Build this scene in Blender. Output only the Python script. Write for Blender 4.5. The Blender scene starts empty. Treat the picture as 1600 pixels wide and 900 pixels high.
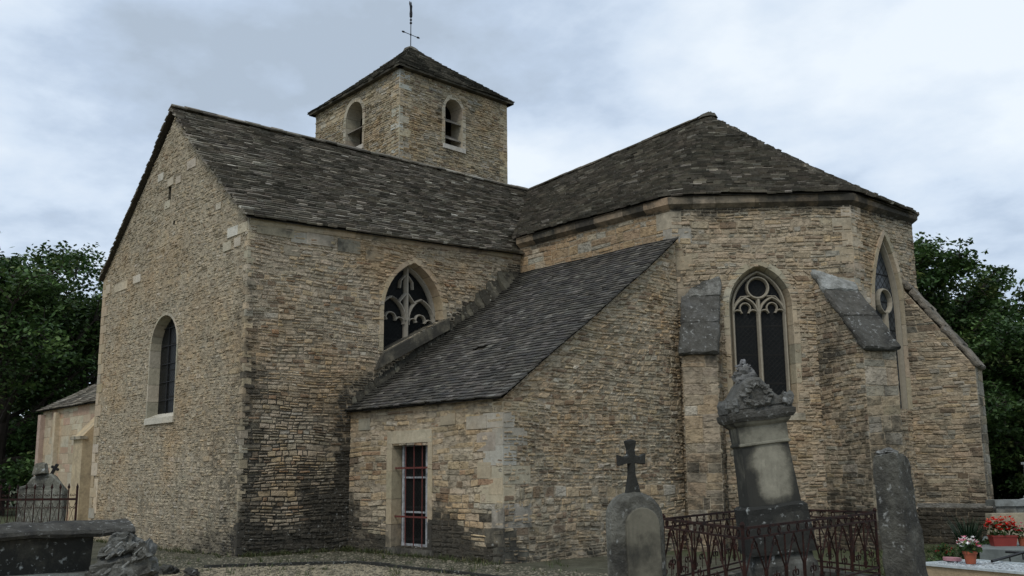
import bpy, math, random
import numpy as np
from mathutils import Vector, Matrix, noise
from mathutils.geometry import tessellate_polygon
R_ = math.radians
rnd = random.Random(7)

# ------------------------------------------------------------------ camera
SC = bpy.context.scene
FPX, PIT, YAW, ROL = 1588.0, R_(10.44), R_(48.9), R_(-0.55)
EYE = Vector((0, 0, 1.6))
FW = Vector((-math.sin(YAW)*math.cos(PIT), math.cos(YAW)*math.cos(PIT), math.sin(PIT)))
_rt = Vector((math.cos(YAW), math.sin(YAW), 0)); _up = _rt.cross(FW)
RT = _rt*math.cos(ROL) + _up*math.sin(ROL)
UP = -_rt*math.sin(ROL) + _up*math.cos(ROL)
cam = bpy.data.cameras.new("camera"); camo = bpy.data.objects.new("camera", cam)
SC.collection.objects.link(camo)
M = Matrix((RT, UP, -FW)).transposed().to_4x4(); M.translation = EYE
camo.matrix_world = M
cam.sensor_width = 36; cam.lens = FPX/1600*36; cam.clip_end = 2000; cam.clip_start = .1
SC.camera = camo
# ------------------------------------------------------------------ light
SUN_EL, SUN_AZ = 52, -62          # azimuth of the direction towards the sun, degrees from +X
SKY_K = 1.10
w = bpy.data.worlds.new("World"); SC.world = w; w.use_nodes = True
nt = w.node_tree; nt.nodes.clear(); N = nt.nodes.new; Lk = nt.links.new
out = N('ShaderNodeOutputWorld'); bg = N('ShaderNodeBackground'); Lk(bg.outputs[0], out.inputs[0])
sky = N('ShaderNodeTexSky'); sky.sky_type = 'NISHITA'; sky.sun_disc = False
sky.sun_elevation = R_(SUN_EL); sky.sun_rotation = R_(90-SUN_AZ)
skm = N('ShaderNodeVectorMath'); skm.operation = 'SCALE'; skm.inputs['Scale'].default_value = .10
Lk(sky.outputs[0], skm.inputs[0])
tc = N('ShaderNodeTexCoord'); sep = N('ShaderNodeSeparateXYZ'); Lk(tc.outputs['Generated'], sep.inputs[0])
zz = N('ShaderNodeMath'); zz.operation = 'MAXIMUM'; Lk(sep.outputs[2], zz.inputs[0]); zz.inputs[1].default_value = 0
za = N('ShaderNodeMath'); za.operation = 'ADD'; Lk(zz.outputs[0], za.inputs[0]); za.inputs[1].default_value = .22
dx = N('ShaderNodeMath'); dx.operation = 'DIVIDE'; Lk(sep.outputs[0], dx.inputs[0]); Lk(za.outputs[0], dx.inputs[1])
dy = N('ShaderNodeMath'); dy.operation = 'DIVIDE'; Lk(sep.outputs[1], dy.inputs[0]); Lk(za.outputs[0], dy.inputs[1])
cmb = N('ShaderNodeCombineXYZ'); Lk(dx.outputs[0], cmb.inputs[0]); Lk(dy.outputs[0], cmb.inputs[1])
cmb.inputs[2].default_value = 3.7
n1 = N('ShaderNodeTexNoise'); n1.inputs['Scale'].default_value = 1.15; n1.inputs['Detail'].default_value = 7
n1.inputs['Roughness'].default_value = .5; n1.inputs['Distortion'].default_value = .35; Lk(cmb.outputs[0], n1.inputs['Vector'])
ramp = N('ShaderNodeValToRGB')
n2 = N('ShaderNodeTexNoise'); n2.inputs['Scale'].default_value = 4.0; n2.inputs['Detail'].default_value = 7; n2.inputs['Roughness'].default_value = .55
Lk(cmb.outputs[0], n2.inputs['Vector'])
ma = N('ShaderNodeMath'); ma.operation = 'MULTIPLY_ADD'; Lk(n2.outputs[0], ma.inputs[0]); ma.inputs[1].default_value = .50; ma.inputs[2].default_value = -.265
mb_ = N('ShaderNodeMath'); mb_.operation = 'ADD'; Lk(ma.outputs[0], mb_.inputs[0]); Lk(n1.outputs[0], mb_.inputs[1]); Lk(mb_.outputs[0], ramp.inputs[0])
e = ramp.color_ramp.elements
e[0].position = .30; e[0].color = (.42, .50, .60, 1)
e[1].position = .64; e[1].color = (.82, .89, .96, 1)
x = e.new(.47); x.color = (.63, .73, .86, 1)
x = e.new(.39); x.color = (.50, .60, .74, 1)
mix = N('ShaderNodeMix'); mix.data_type = 'RGBA'; mix.inputs[0].default_value = .93
Lk(skm.outputs[0], mix.inputs[6]); Lk(ramp.outputs[0], mix.inputs[7]); Lk(mix.outputs[2], bg.inputs[0])
bg.inputs[1].default_value = SKY_K
sun = bpy.data.lights.new("sun", 'SUN'); sun.energy = 1.5; sun.angle = R_(20); sun.color = (1, .95, .88)
suno = bpy.data.objects.new("sun", sun); SC.collection.objects.link(suno)
sd = Vector((math.cos(R_(SUN_EL))*math.cos(R_(SUN_AZ)), math.cos(R_(SUN_EL))*math.sin(R_(SUN_AZ)), math.sin(R_(SUN_EL))))
suno.rotation_euler = sd.to_track_quat('Z', 'Y').to_euler(); suno.location = sd*60
vs_ = SC.view_settings
vs_.view_transform = 'Standard'; vs_.look = 'None'; vs_.gamma = 1; vs_.exposure = 0; vs_.use_curve_mapping = False
SC.cycles.max_bounces = 5; SC.cycles.diffuse_bounces = 3

# ------------------------------------------------------------------ helpers
def ray(px, py): return FW + RT*((px-800)/FPX) - UP*((py-450)/FPX)
def at(px, py, x=None, y=None, z=None, d=None):
    """a point of the place seen at (px,py) in the 1600x900 photograph, on a known plane or at a known depth"""
    r = ray(px, py)
    t = x/r.x if x is not None else y/r.y if y is not None else (z-1.6)/r.z if z is not None else d
    return EYE + r*t
def nz(p, s=1.0, seed=0.0): return noise.noise(Vector((p[0]*s+seed, p[1]*s-seed, p[2]*s+seed*.7)))
def lerp(a, b, t): return a+(b-a)*t
def sm(a, b, x):
    t = min(1, max(0, (x-a)/(b-a) if b != a else 0)); return t*t*(3-2*t)
def jit(c, k=.15, h=.04):
    f = 1+rnd.uniform(-k, k)
    return (max(0, c[0]*f*(1+rnd.uniform(-h, h))), max(0, c[1]*f), max(0, c[2]*f*(1+rnd.uniform(-h, h))))
def pick(pal):
    r = rnd.random()*sum(p[0] for p in pal)
    for wt, c in pal:
        r -= wt
        if r <= 0: return c
    return pal[-1][1]

def tri8(c8, u, v, w_):
    a = c8[0].lerp(c8[1], u); b = c8[3].lerp(c8[2], u); lo = a.lerp(b, v)
    a = c8[4].lerp(c8[5], u); b = c8[7].lerp(c8[6], u); return lo.lerp(a.lerp(b, v), w_)
def rough_box(mb, lo, hi, col, st, n=6, m=6, k=2, amp=.02, seed=0.0, round_=.03):
    c8 = [Vector(p) for p in list(lo)+list(hi)]; idx = {}; V = []; F_ = []
    ctr = sum(c8, Vector())/8
    def vid(i, j, l):
        if (i, j, l) not in idx:
            p = tri8(c8, i/n, j/m, l/k); e_ = (i in (0, n))+(j in (0, m))+(l in (0, k))
            d = Vector((nz(p, 3.1, seed), nz(p, 3.1, seed+9), nz(p, 3.1, seed+17)))*amp+Vector((nz(p, 11, seed), nz(p, 11, seed+9), nz(p, 11, seed+17)))*amp*.6
            if e_ >= 2: d += (ctr-p).normalized()*round_*(e_-1)*(.5+abs(nz(p, 5, seed)))
            idx[(i, j, l)] = len(V); V.append(p+d)
        return idx[(i, j, l)]
    for i in range(n):
        for j in range(m):
            F_.append((vid(i, j, k), vid(i+1, j, k), vid(i+1, j+1, k), vid(i, j+1, k))); F_.append((vid(i, j+1, 0), vid(i+1, j+1, 0), vid(i+1, j, 0), vid(i, j, 0)))
    for l in range(k):
        for i in range(n):
            F_.append((vid(i, 0, l), vid(i+1, 0, l), vid(i+1, 0, l+1), vid(i, 0, l+1))); F_.append((vid(i+1, m, l), vid(i, m, l), vid(i, m, l+1), vid(i+1, m, l+1)))
        for j in range(m):
            F_.append((vid(n, j, l), vid(n, j+1, l), vid(n, j+1, l+1), vid(n, j, l+1))); F_.append((vid(0, j+1, l), vid(0, j, l), vid(0, j, l+1), vid(0, j+1, l+1)))
    mb.mesh(V, F_, col, st)
class MB:
    def __init__(s): s.v = []; s.f = []; s.c = []; s.st = []
    def face(s, pts, col=(.3, .3, .3), st=0.0):
        b = len(s.v); s.v += [tuple(p) for p in pts]; s.f.append(tuple(range(b, b+len(pts)))); s.c += [col]*len(pts); s.st += [st]*len(pts)
    def mesh(s, verts, faces, col=(.3, .3, .3), st=0.0):
        b = len(s.v); s.v += [tuple(p) for p in verts]; s.f += [tuple(b+i for i in f) for f in faces]
        s.c += [col]*len(verts)
        s.st += list(st) if isinstance(st, (list, tuple)) else [st]*len(verts)
    def hexa(s, lo, hi, col=(.3, .3, .3), st=0.0, bottom=True):
        """8 corners: lo = 4 ccw seen from outside top, hi = 4"""
        fs = [(4, 5, 6, 7), (0, 1, 5, 4), (1, 2, 6, 5), (2, 3, 7, 6), (3, 0, 4, 7)]
        if bottom: fs.append((3, 2, 1, 0))
        s.mesh(list(lo)+list(hi), fs, col, st)
    def box(s, c, ax, ay, az, col=(.3, .3, .3), st=0.0):
        c = Vector(c); ax, ay, az = Vector(ax), Vector(ay), Vector(az)
        lo = [c-ax-ay-az, c+ax-ay-az, c+ax+ay-az, c-ax+ay-az]; hi = [p+az*2 for p in lo]
        s.hexa(lo, hi, col, st)
    def prism(s, poly, d, col=(.3, .3, .3), st=0.0):
        """poly: 3D points of a planar outline, d: extrusion vector"""
        n = len(poly); d = Vector(d); a = [Vector(p) for p in poly]; b = [p+d for p in a]
        t = tessellate_polygon([a])
        base = len(s.v); s.v += [tuple(p) for p in a+b]; s.c += [col]*(2*n); s.st += [st]*(2*n)
        for i, j, k in t: s.f.append((base+i, base+j, base+k)); s.f.append((base+n+k, base+n+j, base+n+i))
        for i in range(n): j = (i+1) % n; s.f.append((base+i, base+j, base+n+j, base+n+i))
    def tube(s, pts, rad, n=6, col=(.3, .3, .3), st=0.0, cap=True):
        pts = [Vector(p) for p in pts]; m = len(pts)
        rads = rad if isinstance(rad, (list, tuple)) else [rad]*m
        base = len(s.v); prev = None
        for i, p in enumerate(pts):
            t = (pts[min(i+1, m-1)]-pts[max(i-1, 0)]).normalized()
            if prev is None:
                a = t.orthogonal().normalized()
            else:
                a = prev - t*prev.dot(t); a = a.normalized() if a.length > 1e-6 else t.orthogonal().normalized()
            prev = a; b = t.cross(a)
            for k in range(n):
                q = 2*math.pi*(k+.5)/n
                s.v.append(tuple(p+(a*math.cos(q)+b*math.sin(q))*rads[i]))
        s.c += [col]*(m*n); s.st += [st]*(m*n)
        for i in range(m-1):
            for k in range(n):
                k2 = (k+1) % n
                s.f.append((base+i*n+k, base+i*n+k2, base+(i+1)*n+k2, base+(i+1)*n+k))
        if cap:
            s.f.append(tuple(base+k for k in range(n))[::-1]); s.f.append(tuple(base+(m-1)*n+k for k in range(n)))
    def lathe(s, c, prof, n=16, col=(.3, .3, .3), st=0.0, ax=Vector((0, 0, 1))):
        c = Vector(c); base = len(s.v); a = ax.orthogonal().normalized(); b = ax.cross(a)
        for r, z in prof:
            for k in range(n):
                q = 2*math.pi*k/n; s.v.append(tuple(c+ax*z+(a*math.cos(q)+b*math.sin(q))*r))
        m = len(prof); s.c += [col]*(m*n); s.st += [st]*(m*n)
        for i in range(m-1):
            for k in range(n):
                k2 = (k+1) % n; s.f.append((base+i*n+k, base+i*n+k2, base+(i+1)*n+k2, base+(i+1)*n+k))
        s.f.append(tuple(base+k for k in range(n))[::-1]); s.f.append(tuple(base+(m-1)*n+k for k in range(n)))
    def build(s, name, mat, parent=None, smooth=False, label=None, root=None):
        me = bpy.data.meshes.new(name)
        o0 = Vector((0, 0, 0)); r = parent
        while r is not None: o0 = o0 + r.location; r = r.parent
        V = np.array(s.v, dtype=float).reshape(-1, 3) - np.array(o0)
        me.from_pydata(V.tolist(), [], s.f)
        ca = me.color_attributes.new('Col', 'FLOAT_COLOR', 'POINT')
        cc = np.ones((len(s.v), 4)); cc[:, :3] = np.array(s.c); ca.data.foreach_set('color', cc.ravel())
        sa = me.attributes.new('stain', 'FLOAT', 'POINT'); sa.data.foreach_set('value', np.array(s.st, dtype=float))
        if smooth: me.polygons.foreach_set('use_smooth', [True]*len(s.f))
        me.materials.append(mat); me.validate(); me.update()
        o = bpy.data.objects.new(name, me); SC.collection.objects.link(o)
        if parent is not None: o.parent = parent
        if label: o['label'] = label
        return o
def thing(name, label, cat, loc, group=None):
    o = bpy.data.objects.new(name, None); SC.collection.objects.link(o); o.location = loc
    o.empty_display_size = .2; o['label'] = label; o['category'] = cat
    if group: o['group'] = group
    bpy.context.view_layer.update()
    return o
def tag(o, label, cat, group=None):
    o['label'] = label; o['category'] = cat
    if group: o['group'] = group
    return o
def copy_tree(o, parent=None):
    c = o.copy(); SC.collection.objects.link(c); c.parent = parent
    for ch in list(o.children): copy_tree(ch, c)
    return c

# ------------------------------------------------------------------ materials
def newmat(name, rough=.9):
    m = bpy.data.materials.new(name); m.use_nodes = True; t = m.node_tree
    b = t.nodes['Principled BSDF']; b.inputs['Roughness'].default_value = rough
    b.inputs['Specular IOR Level'].default_value = .12
    return m, t, b
def zat(x, y, py):
    """height of the point above plan position (x, y) that shows at image row py"""
    lo, hi = -5.0, 30.0
    for _ in range(40):
        m = (lo+hi)/2; d = Vector((x, y, m))-EYE; yy = 450-FPX*d.dot(UP)/d.dot(FW)
        if yy > py: lo = m
        else: hi = m
    return lo
def MATH(t, op, a, b=None, c=None, clamp=False):
    n = t.nodes.new('ShaderNodeMath'); n.operation = op; n.use_clamp = clamp
    for i, v in enumerate((a, b, c)):
        if v is None: continue
        if isinstance(v, (int, float)): n.inputs[i].default_value = v
        else: t.links.new(v, n.inputs[i])
    return n.outputs[0]
def NOISE(t, sc, det=4, rough=.6, vec=None, out=0, dist=0):
    n = t.nodes.new('ShaderNodeTexNoise'); n.inputs['Scale'].default_value = sc; n.inputs['Detail'].default_value = det
    n.inputs['Roughness'].default_value = rough; n.inputs['Distortion'].default_value = dist
    if vec is not None: t.links.new(vec, n.inputs['Vector'])
    return n.outputs[out]
def MIXC(t, f, a, b, mode='MIX'):
    n = t.nodes.new('ShaderNodeMix'); n.data_type = 'RGBA'; n.blend_type = mode
    for i, v in ((0, f), (6, a), (7, b)):
        if isinstance(v, (int, float)): n.inputs[i].default_value = v
        elif isinstance(v, tuple): n.inputs[i].default_value = (*v, 1)
        else: t.links.new(v, n.inputs[i])
    return n.outputs[2]
def stone_mat(name, bump=.5, bs=14, dark=(.035, .034, .03), lich=(.50, .50, .46), lich_amt=.08, stain_k=1.6,
              var=.35, mid=(.085, .08, .062), bdist=.02, streak=0, shade_lines=0, tint=0):
    m, t, b = newmat(name, .92)
    geo = t.nodes.new('ShaderNodeNewGeometry').outputs['Position']
    a = t.nodes.new('ShaderNodeAttribute'); a.attribute_name = 'Col'
    s = t.nodes.new('ShaderNodeAttribute'); s.attribute_name = 'stain'
    big = NOISE(t, .9, 5, .6, geo); fine = NOISE(t, 9, 7, .7, geo); vf = NOISE(t, 45, 4, .7, geo)
    mul = MATH(t, 'MULTIPLY_ADD', MATH(t, 'SUBTRACT', fine, .5), var*3.2, 1.0)
    mul2 = MATH(t, 'MULTIPLY_ADD', MATH(t, 'SUBTRACT', big, .5), var*1.6, mul)
    mul3 = MATH(t, 'MULTIPLY_ADD', MATH(t, 'SUBTRACT', vf, .5), var*2.0, mul2)
    comb = t.nodes.new('ShaderNodeCombineXYZ')
    for i in range(3): t.links.new(mul3, comb.inputs[i])
    col = MIXC(t, 1.0, a.outputs['Color'], comb.outputs[0], 'MULTIPLY')
    if tint:
        tn = NOISE(t, .55, 4, .55, geo); tn2 = NOISE(t, 1.7, 5, .6, geo)
        f1 = MATH(t, 'MULTIPLY', MATH(t, 'SUBTRACT', tn, .50), 5, clamp=True); f2 = MATH(t, 'MULTIPLY', MATH(t, 'SUBTRACT', tn2, .55), 6, clamp=True)
        col = MIXC(t, MATH(t, 'MULTIPLY', f1, tint), col, (1.06, .84, .60), 'MULTIPLY')
        col = MIXC(t, MATH(t, 'MULTIPLY', f2, tint), col, (.80, .86, .88), 'MULTIPLY')
    cv = None
    if shade_lines:  # shadow lines under the stones, put into the colour as stretched dark noise
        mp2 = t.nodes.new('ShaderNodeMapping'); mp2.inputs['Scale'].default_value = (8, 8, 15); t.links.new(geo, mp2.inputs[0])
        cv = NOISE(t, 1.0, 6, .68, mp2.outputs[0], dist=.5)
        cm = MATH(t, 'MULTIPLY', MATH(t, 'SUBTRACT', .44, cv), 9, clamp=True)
        col = MIXC(t, MATH(t, 'MULTIPLY', cm, shade_lines), col, (.075, .055, .036))
    # dark lichen / damp growth with its own ragged outline
    nA = NOISE(t, 2.3, 9, .68, geo)
    edge = MATH(t, 'SUBTRACT', MATH(t, 'MULTIPLY', s.outputs['Fac'], stain_k), MATH(t, 'MULTIPLY_ADD', nA, 1.7, -.25))
    g1 = MATH(t, 'MULTIPLY', MATH(t, 'ADD', edge, .35), 1.8, clamp=True)
    g2 = MATH(t, 'MULTIPLY', edge, 2.6, clamp=True)
    col = MIXC(t, MATH(t, 'MULTIPLY', g1, .68), col, mid)
    col = MIXC(t, MATH(t, 'MULTIPLY', g2, .85), col, dark)
    # pale crusty lichen spots
    nB = NOISE(t, 13, 5, .62, geo); nC = NOISE(t, 1.3, 3, .5, geo)
    th = MATH(t, 'SUBTRACT', MATH(t, 'ADD', nB, MATH(t, 'MULTIPLY', nC, .18)), MATH(t, 'SUBTRACT', .80-lich_amt*.6, MATH(t, 'MULTIPLY', s.outputs['Fac'], .045)))
    col = MIXC(t, MATH(t, 'MULTIPLY', MATH(t, 'MULTIPLY', th, 8, clamp=True), .7), col, lich)
    if streak:
        mp = t.nodes.new('ShaderNodeMapping'); mp.inputs['Scale'].default_value = (9, 9, 1.1); t.links.new(geo, mp.inputs[0])
        sn = NOISE(t, 1.0, 5, .6, mp.outputs[0])
        col = MIXC(t, MATH(t, 'MULTIPLY', MATH(t, 'MULTIPLY', MATH(t, 'SUBTRACT', sn, .52), 6, clamp=True), streak), col, dark)
    t.links.new(col, b.inputs['Base Color'])
    h = MATH(t, 'ADD', MATH(t, 'MULTIPLY', NOISE(t, bs, 6, .65, geo), 1.0), MATH(t, 'MULTIPLY', vf, .35))
    if cv is not None: h = MATH(t, 'ADD', h, MATH(t, 'MULTIPLY', MATH(t, 'MULTIPLY', MATH(t, 'SUBTRACT', cv, .30), 5, clamp=True), 1.1))
    bp = t.nodes.new('ShaderNodeBump'); bp.inputs['Strength'].default_value = bump; bp.inputs['Distance'].default_value = bdist
    t.links.new(h, bp.inputs['Height']); t.links.new(bp.outputs[0], b.inputs['Normal'])
    return m
M_WALL = stone_mat('rubble_stone', .8, 16, dark=(.048, .045, .037), lich_amt=.08, var=.26, bdist=.035, shade_lines=.28, tint=.6)
M_GABLE = stone_mat('fine_rubble_stone', .9, 20, lich_amt=.08, var=.26, bdist=.03, shade_lines=.28, tint=.45)
M_ASH = stone_mat('dressed_stone', .6, 14, lich_amt=.06, var=.30, bdist=.02, tint=.45)
M_TRAC = stone_mat('tracery_stone', .4, 20, lich_amt=.02, var=.2, bdist=.01)
M_ROOF = stone_mat('roof_slab_stone', .8, 20, dark=(.030, .028, .022), lich=(.34, .33, .27), lich_amt=.12, var=.45, bdist=.02)
M_TILE = stone_mat('dark_roof_tile', .8, 20, dark=(.026, .025, .021), lich=(.34, .34, .30), lich_amt=.08, var=.5, bdist=.015)
M_TOMB = stone_mat('weathered_tomb_stone', .8, 18, dark=(.022, .023, .022), lich=(.50, .53, .51), lich_amt=.14, stain_k=1.9, var=.35, bdist=.02)
M_CAP = stone_mat('lichened_cap_stone', 1.0, 16, dark=(.03, .03, .029), lich=(.42, .43, .41), lich_amt=.17, stain_k=1.6, var=.6, bdist=.04)
M_SMOOTH = stone_mat('worn_tomb_panel', .35, 10, dark=(.022, .023, .022), lich=(.4, .41, .38), lich_amt=.0, stain_k=1.7, var=.2, bdist=.01, streak=.35)
M_GROUND = stone_mat('gravel_ground', .9, 30, dark=(.05, .05, .03), lich=(.5, .47, .4), lich_amt=.07, var=.5, bdist=.03)
def simple(name, col, rough=.6, var=.25, sc=8, metal=0, bump=.0, col2=None, spec=.4):
    m, t, b = newmat(name, rough); geo = t.nodes.new('ShaderNodeNewGeometry').outputs['Position']
    n = NOISE(t, sc, 5, .65, geo)
    f = MATH(t, 'MULTIPLY', MATH(t, 'SUBTRACT', n, .35), 3.0, clamp=True)
    c2 = col2 or tuple(c*(1-var) for c in col)
    t.links.new(MIXC(t, f, c2, col), b.inputs['Base Color'])
    b.inputs['Metallic'].default_value = metal; b.inputs['Specular IOR Level'].default_value = spec
    if bump:
        bp = t.nodes.new('ShaderNodeBump'); bp.inputs['Strength'].default_value = bump; bp.inputs['Distance'].default_value = .01
        t.links.new(NOISE(t, sc*4, 5, .6, geo), bp.inputs['Height']); t.links.new(bp.outputs[0], b.inputs['Normal'])
    return m
def attrmat(name, rough=.7, spec=.3, var=.3, trans=0):
    m, t, b = newmat(name, rough); a = t.nodes.new('ShaderNodeAttribute'); a.attribute_name = 'Col'
    geo = t.nodes.new('ShaderNodeNewGeometry').outputs['Position']
    mul = MATH(t, 'MULTIPLY_ADD', MATH(t, 'SUBTRACT', NOISE(t, 5, 4, .6, geo), .5), var*3, 1.0)
    comb = t.nodes.new('ShaderNodeCombineXYZ')
    for i in range(3): t.links.new(mul, comb.inputs[i])
    col = MIXC(t, 1.0, a.outputs['Color'], comb.outputs[0], 'MULTIPLY')
    t.links.new(col, b.inputs['Base Color']); b.inputs['Specular IOR Level'].default_value = spec
    if trans:
        tr = t.nodes.new('ShaderNodeBsdfTranslucent'); t.links.new(col, tr.inputs[0])
        mx = t.nodes.new('ShaderNodeMixShader'); mx.inputs[0].default_value = trans
        t.links.new(b.outputs[0], mx.inputs[1]); t.links.new(tr.outputs[0], mx.inputs[2])
        t.links.new(mx.outputs[0], t.nodes['Material Output'].inputs[0])
    return m
M_LEAF = attrmat('leaf', .55, .3, .3, .25)
M_PETAL = attrmat('petal', .6, .2, .15, .15)
M_RUST = simple('rusty_iron', (.042, .016, .011), .85, .5, 14, 0, .4, (.012, .009, .009), .15)
M_IRON = simple('black_iron', (.012, .012, .013), .6, .4, 20, .3, .2)
M_REDBAR = simple('red_lead_painted_iron', (.16, .035, .028), .6, .3, 30, 0, .2, (.07, .025, .02))
M_WHITE = simple('weathered_white_paint', (.44, .45, .46), .65, .3, 12, 0, .1, (.18, .19, .19))
M_TERRA = simple('terracotta', (.33, .085, .04), .8, .25, 12, 0, .2)
M_REDPL = simple('red_plastic_planter', (.26, .04, .03), .5, .2, 6)
M_MARBLE = simple('pale_marble', (.55, .60, .60), .35, .3, 9, 0, .0, (.35, .40, .42))
M_PINK = simple('pink_stone_plaque', (.42, .20, .22), .45, .2, 25)
M_GREYW = simple('grey_concrete', (.17, .19, .18), .85, .4, 6, 0, .3)
M_BARK = simple('bark', (.05, .04, .03), .95, .4, 8, 0, .6)
M_SOIL = simple('dark_soil', (.05, .04, .03), .95, .4, 8, 0, .6)
M_DARKIN = simple('interior_dark', (.012, .011, .010), .9, .1)
# leaded glass
def glassmat(name, base, line, sc=9.0, rough=.18):
    m, t, b = newmat(name, rough); tcn = t.nodes.new('ShaderNodeTexCoord')
    geo = t.nodes.new('ShaderNodeNewGeometry').outputs['Position']
    uv = t.nodes.new('ShaderNodeAttribute'); uv.attribute_name = 'Col'
    sepn = t.nodes.new('ShaderNodeSeparateColor'); t.links.new(uv.outputs['Color'], sepn.inputs[0])
    def tri(x, p, w_):
        fr = MATH(t, 'FRACT', MATH(t, 'MULTIPLY', x, p)); d = MATH(t, 'ABSOLUTE', MATH(t, 'SUBTRACT', fr, .5))
        return MATH(t, 'GREATER_THAN', d, .5-w_)
    u, v = sepn.outputs[0], sepn.outputs[1]
    a1 = tri(MATH(t, 'ADD', u, v), sc, .07); a2 = tri(MATH(t, 'SUBTRACT', u, v), sc, .07)
    a3 = tri(v, 1.55, .03)
    f = MATH(t, 'MAXIMUM', MATH(t, 'MAXIMUM', a1, a2), a3)
    vn = NOISE(t, 6, 3, .6, geo)
    basec = MIXC(t, vn, tuple(c*.5 for c in base), tuple(c*1.5 for c in base))
    t.links.new(MIXC(t, f, basec, line), b.inputs['Base Color'])
    t.links.new(MATH(t, 'MULTIPLY_ADD', f, .5, rough), b.inputs['Roughness'])
    b.inputs['Specular IOR Level'].default_value = .12
    bp = t.nodes.new('ShaderNodeBump'); bp.inputs['Strength'].default_value = .35; bp.inputs['Distance'].default_value = .02
    t.links.new(MATH(t, 'ADD', vn, MATH(t, 'MULTIPLY', f, .4)), bp.inputs['Height']); t.links.new(bp.outputs[0], b.inputs['Normal'])
    return m
M_GLASS = glassmat('old_leaded_glass', (.006, .007, .007), (.016, .016, .015), 9.0, .35)
M_GLASS2 = glassmat('sky_toned_leaded_glass', (.055, .06, .062), (.012, .012, .012), 5)  # paler base colour stands in for the sky reflected in the panes

# ------------------------------------------------------------------ masonry
OCHRE = (.455, .355, .225); TAN = (.45, .375, .27); GREY = (.34, .31, .245); PALE = (.46, .41, .32); BROWN = (.25, .185, .125); RUSTY = (.35, .235, .145)
MORT = (.40, .335, .24)
PAL_SIDE = [(7, TAN), (2.5, OCHRE), (2, (.37, .315, .225)), (.6, PALE), (.8, BROWN), (.3, RUSTY)]
PAL_GABLE = [(6, (.42, .355, .25)), (3, (.41, .335, .225)), (3, (.37, .325, .24)), (.5, PALE), (.4, (.28, .22, .15))]
PAL_SAC = [(4, OCHRE), (4, TAN), (.5, RUSTY), (.6, BROWN), (1.5, (.37, .315, .225)), (.5, PALE)]
PAL_TOWER = [(5, (.40, .335, .225)), (1.2, GREY), (2, (.41, .325, .205)), (.7, PALE), (.4, BROWN)]
PAL_APSE = [(5, (.43, .345, .24)), (3, (.40, .335, .24)), (.7, BROWN), (1.2, GREY), (.4, PALE), (1, OCHRE)]

class Wall:
    """vertical (or any) plane: origin a, u towards b; outward normal on the right-hand side of a->b"""
    def __init__(s, a, b):
        s.o = Vector((a[0], a[1], 0)); d = Vector((b[0]-a[0], b[1]-a[1], 0)); s.L = d.length
        s.U = d.normalized(); s.V = Vector((0, 0, 1)); s.N = s.U.cross(s.V)
    def P(s, u, v, n=0): return s.o + s.U*u + s.V*v + s.N*n
    def px(s, px, py):
        r = ray(px, py); t = (s.o-EYE).dot(s.N)/r.dot(s.N); p = EYE+r*t - s.o
        return p.dot(s.U), p.z
def crossings(poly, v):
    xs = []
    n = len(poly)
    for i in range(n):
        (u0, v0), (u1, v1) = poly[i], poly[(i+1) % n]
        if (v0 > v) != (v1 > v): xs.append(u0+(v-v0)/(v1-v0)*(u1-u0))
    return sorted(xs)
def intervals(outer, holes, v):
    xs = crossings(outer, v); iv = [(xs[i], xs[i+1]) for i in range(0, len(xs)-1, 2)]
    for h in holes:
        hx = crossings(h, v)
        for i in range(0, len(hx)-1, 2):
            a, b = hx[i], hx[i+1]; nv = []
            for p, q in iv:
                if b <= p or a >= q: nv.append((p, q)); continue
                if a > p: nv.append((p, a))
                if b < q: nv.append((b, q))
            iv = nv
    return iv
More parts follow.
